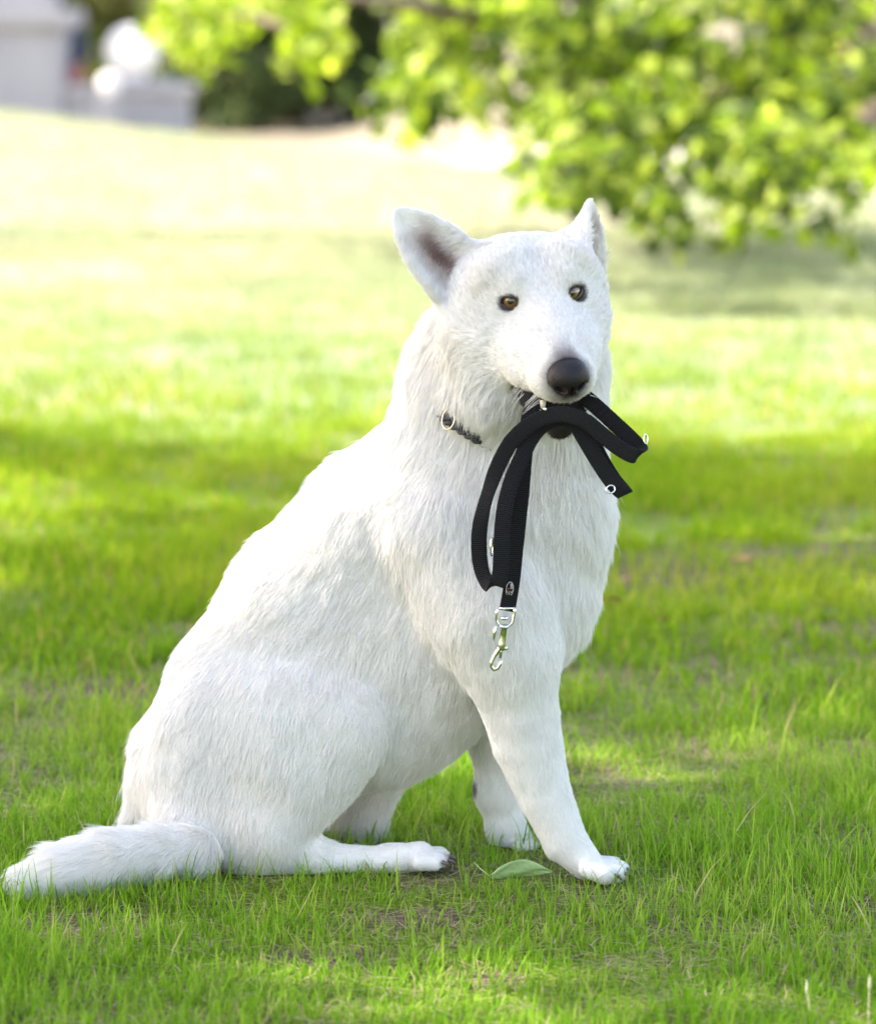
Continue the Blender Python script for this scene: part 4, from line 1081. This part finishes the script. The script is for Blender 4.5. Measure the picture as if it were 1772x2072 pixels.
def tree(loc, h, rad_trunk, cents, n_each, rad, size, cols, seed, label, name='tree', cat_='tree', group=None, squash=.8, bark=None, limbs=None, keep=None, droop=0):
    e = empty(name, loc); tag(e, label, cat_, group); loc = np.asarray(loc, float)
    g = Geo(); rr = random.Random(seed)
    pts = [loc+np.array([0, 0, -.2]), loc+np.array([.02, 0, .25*h]), loc+np.array([rr.uniform(-.1, .1), rr.uniform(-.1, .1), .6*h]), loc+np.array([rr.uniform(-.2, .2), rr.uniform(-.2, .2), h])]
    g.tube(pts, [rad_trunk*1.35, rad_trunk, rad_trunk*.75, rad_trunk*.25], 12)
    L = limbs if limbs is not None else [c for i, c in enumerate(cents) if i % max(1, len(cents)//14) == 0]
    for c in L:
        c = np.asarray(c, float)
        if c.ndim == 2: g.tube(list(cat(c, 4)), list(np.linspace(rad_trunk*.55, .012, 4*(len(c)-1)+1)), 8); continue
        t = min(1, max(.25, (c[2]-loc[2])/h*.75)); s = loc+np.array([0, 0, h*t]); mid = (s+c)/2+np.array([0, 0, .06*h])
        g.tube([s, mid, c], [rad_trunk*.35, rad_trunk*.2, rad_trunk*.06], 7)
    g.build('trunk', bark or BARK, e)
    parent_keep(leaves(cents, n_each, rad, size, cols, seed, squash, name='crown', keep=keep, droop=droop), e)
    return e
def blob(c, R, n, seed, shell=.5):
    r = np.random.default_rng(seed); d = r.normal(0, 1, (n, 3)); d /= np.linalg.norm(d, axis=1)[:, None]; d *= (shell+(1-shell)*r.random(n))[:, None]; return np.asarray(c)+d*np.asarray(R)
G_LIGHT = [(.34, .46, .02), (.46, .56, .05), (.24, .36, .01), (.42, .50, .10), (.20, .30, .01)]
G_DEEP = [(.07, .12, .015), (.05, .08, .015)]
G_MID = [(.17, .26, .02), (.24, .34, .03), (.12, .18, .02), (.30, .38, .05)]
G_DARK = [(.10, .15, .05), (.13, .18, .06), (.07, .11, .035)]
G_OLIVE = [(.34, .34, .14), (.26, .28, .10), (.40, .38, .18)]
# the broad tree whose low branches hang in from the right
tc_ = []; rr_ = np.random.default_rng(8)
def zone(cx, cy, rx, ry, Y0, Y1, n):
    for _ in range(n):
        while True:
            a, b = rr_.uniform(-1, 1, 2)
            if a*a+b*b < 1: break
        tc_.append(P(cx+a*rx, cy+b*ry, rr_.uniform(Y0, Y1)))
tz = []
zone(1480, 130, 360, 190, 9.8, 12.2, 84); zone(1650, 210, 170, 130, 9.2, 10.6, 24)
zone(1090, 110, 260, 130, 9.6, 12, 46); zone(940, 15, 120, 50, 9.6, 11.4, 14); zone(1260, 260, 170, 80, 8.8, 10.2, 20); zone(1590, 320, 160, 70, 8.2, 9.4, 15); zone(1200, 330, 130, 50, 8.2, 9.2, 10)
n_right = len(tc_)
zone(840, 190, 60, 50, 8.3, 9.3, 5)
for x, y in ((1090, 345), (1150, 375), (1345, 420), (1340, 380), (1250, 345), (1515, 455), (1690, 440), (1735, 350), (1610, 350), (1450, 330), (1345, 455)): tc_.append(P(x, y, 7.6+rr_.random()*.5))
low = np.array(tc_)
up_ = np.concatenate([blob((5.2, 10.6, 3.2), (2.6, 2.6, 1.3), 60, 4), blob((3.0, 11.0, 3.2), (1.2, 1.2, .5), 14, 5)])
up_ = up_[up_[:, 2] > 1.55]
T1 = np.array([5.6, 10.6, 0])
limbs = [np.array([T1+[0, 0, 1.0], P(1900, 60, 10.4), P(1740, 140, 10.3), P(1560, 150, 10.2), P(1400, 210, 10.1)]), np.array([T1+[0, 0, 1.3], P(1700, -80, 10.6), P(1300, -60, 10.5), P(1000, 30, 10.2), P(840, 10, 10.0), P(700, -5, 9.9)]),
         np.array([T1+[0, 0, .9], P(1950, 200, 9.8), P(1740, 270, 9.5), P(1600, 300, 9.2)]), np.array([T1+[0, 0, 1.5], T1+[-.8, .3, 2.4], T1+[-1.8, .2, 3.0]]), np.array([T1+[0, 0, 1.6], T1+[.8, -.8, 2.6], T1+[1.5, -1.2, 3.2]])]
e_ = tree(tuple(T1), 3.4, .17, np.concatenate([low, up_]), 26, .15, .095, G_LIGHT+G_MID+G_DEEP+G_DEEP, 21, 'broadleaf tree on the right whose low leafy branches hang over the lawn', 'broadleaf_tree', limbs=limbs, droop=.3)
# the left branches belong to a second, lighter tree farther back
tc_ = []
zone(520, 15, 170, 50, 9.5, 12, 17); zone(620, 90, 40, 45, 9.5, 10.5, 3); zone(400, 80, 50, 50, 9.5, 11, 3)
T2 = np.array([-5.6, 12.5, 0.])
limbs = [np.array([T2+[0, 0, 1.3], P(-150, -150, 11.5), P(150, -60, 11.2), P(400, 0, 11), P(600, 60, 10.5)])]
tree(tuple(T2), 4.2, .16, np.concatenate([np.array(tc_), blob((-6.6, 12.5, 3.3), (1.1, 1.6, 1.0), 30, 6)]), 26, .15, .09, G_LIGHT, 22, 'light green tree on the left with drooping bright leaves above the wall', 'broadleaf_tree', limbs=limbs, droop=.4,
     keep=None)
# dark evergreens behind the bank
for i, (x, Y, h, r0, cols, lab) in enumerate(((470, 38, 3.6, 1.25, G_DARK+G_DARK+G_OLIVE[1:2], 'olive green bushy conifer just right of the white ball'), (600, 40, 4.4, 1.5, G_DARK, 'dark evergreen in the middle of the dark clump behind the bank'),
        (745, 39, 3.8, 1.35, G_DARK, 'dark evergreen at the right end of the dark clump behind the bank'), (330, 42, 4.8, 1.5, G_OLIVE, 'olive toned tree standing behind the white ball'), (170, 41, 5.0, 1.2, G_OLIVE+G_MID, 'olive tree beside the tall stone pillar'))):
    X0 = P(x, 200, Y)[0]; z0 = gz(X0, Y)
    tree((X0, Y, z0), h, .12, np.concatenate([blob((X0, Y, z0+h*.45), (r0, r0, h*.45), 90, 30+i, .3), blob((X0, Y, z0+.5), (r0*1.1, r0, .5), 30, 130+i, .3)]), 60, .34, .13, cols, 40+i, lab, 'evergreen_tree')
# far pale trees and shrubs beyond the path
far_l = ['pale far tree beyond the path, left of the hanging branches', 'pale far tree beyond the path, behind the ear of the dog', 'sunlit far tree seen through the hanging leaves', 'sunlit far tree behind the right end of the branches', 'yellow green far tree at the right edge']
for i, (x, Y) in enumerate(((860, 62), (1080, 70), (1300, 64), (1540, 72), (1740, 60))):
    X0 = P(x, 100, Y)[0]; tree((X0, Y, 0), 7, .2, blob((X0, Y, 4.0), (2.6, 2.4, 3.1), 80, 60+i, .3), 50, .7, .28, G_LIGHT+G_OLIVE, 70+i, far_l[i], 'far_tree')
# the tree whose crown shades the dog and the near lawn (its trunk stands left of the frame)
SL = np.array(SUN_DIR)
r = np.random.default_rng(17); cl = []
while len(cl) < 620:
    gx_, gy_ = r.uniform(-2.6, 3.2), r.uniform(-2.6, 4.25)
    if gy_ > 3.9+.25*math.sin(gx_*4): continue
    nz_ = float(noise2(np.array([gx_]), np.array([gy_*1.6]), 1.1, 91)[0])
    if nz_ < -.5: continue
    cl.append(np.array([gx_, gy_, 0])+SL*r.uniform(6.5, 9.5))
GAPS = [(800, 800, 60, 60), (700, 910, 110, 110), (560, 1080, 150, 140), (440, 1270, 140, 130), (370, 1420, 110, 120), (340, 1560, 90, 120), (620, 1050, 110, 110), (180, 1700, 150, 60), (560, 1420, 60, 40), (1010, 600, 0, 0)]
def keepshade(p):
    """leaves that would stand between the sun and the lit parts of the lawn and the dog are missing"""
    t = (p[:, 1]+.15)/SL[1] if abs(SL[1]) > 1e-3 else 0
    m = np.ones(len(p), bool)
    for x, y, rx, ry in GAPS:
        if rx == 0: continue
        c = P(x, y, -.15); u_ = PX(-.15); q = p-c; al = q@SL; d = q-al[:, None]*SL
        m &= ~((np.linalg.norm(d, axis=1) < max(rx, ry)*u_*.9+.045) & (r.random(len(p)) < .985))
    return m
for x, y, Y, w_ in ((1100, 720, -.38, .22), (1060, 560, -.28, .22), (1200, 1740, -.22, .12), (1060, 1500, -.21, .16), (1060, 1200, -.25, .2), (1150, 1000, -.2, .2), (880, 1700, -.2, .15), (1000, 800, -.25, .12)):
    for k in range(7): cl.append(P(x, y, Y)+SL*r.uniform(6.5, 9.5)+r.normal(0, w_*.5, 3))  # leaf clumps added towards the sun to keep face, chest and paws shaded
T3 = np.array([-8.2, 1.5, 0.])
tree(tuple(T3), 5.2, .28, np.array(cl), 46, .30, .12, G_MID, 23, 'large shade tree standing left of the lawn', 'shade_tree', keep=keepshade)
# sky dome is the world's
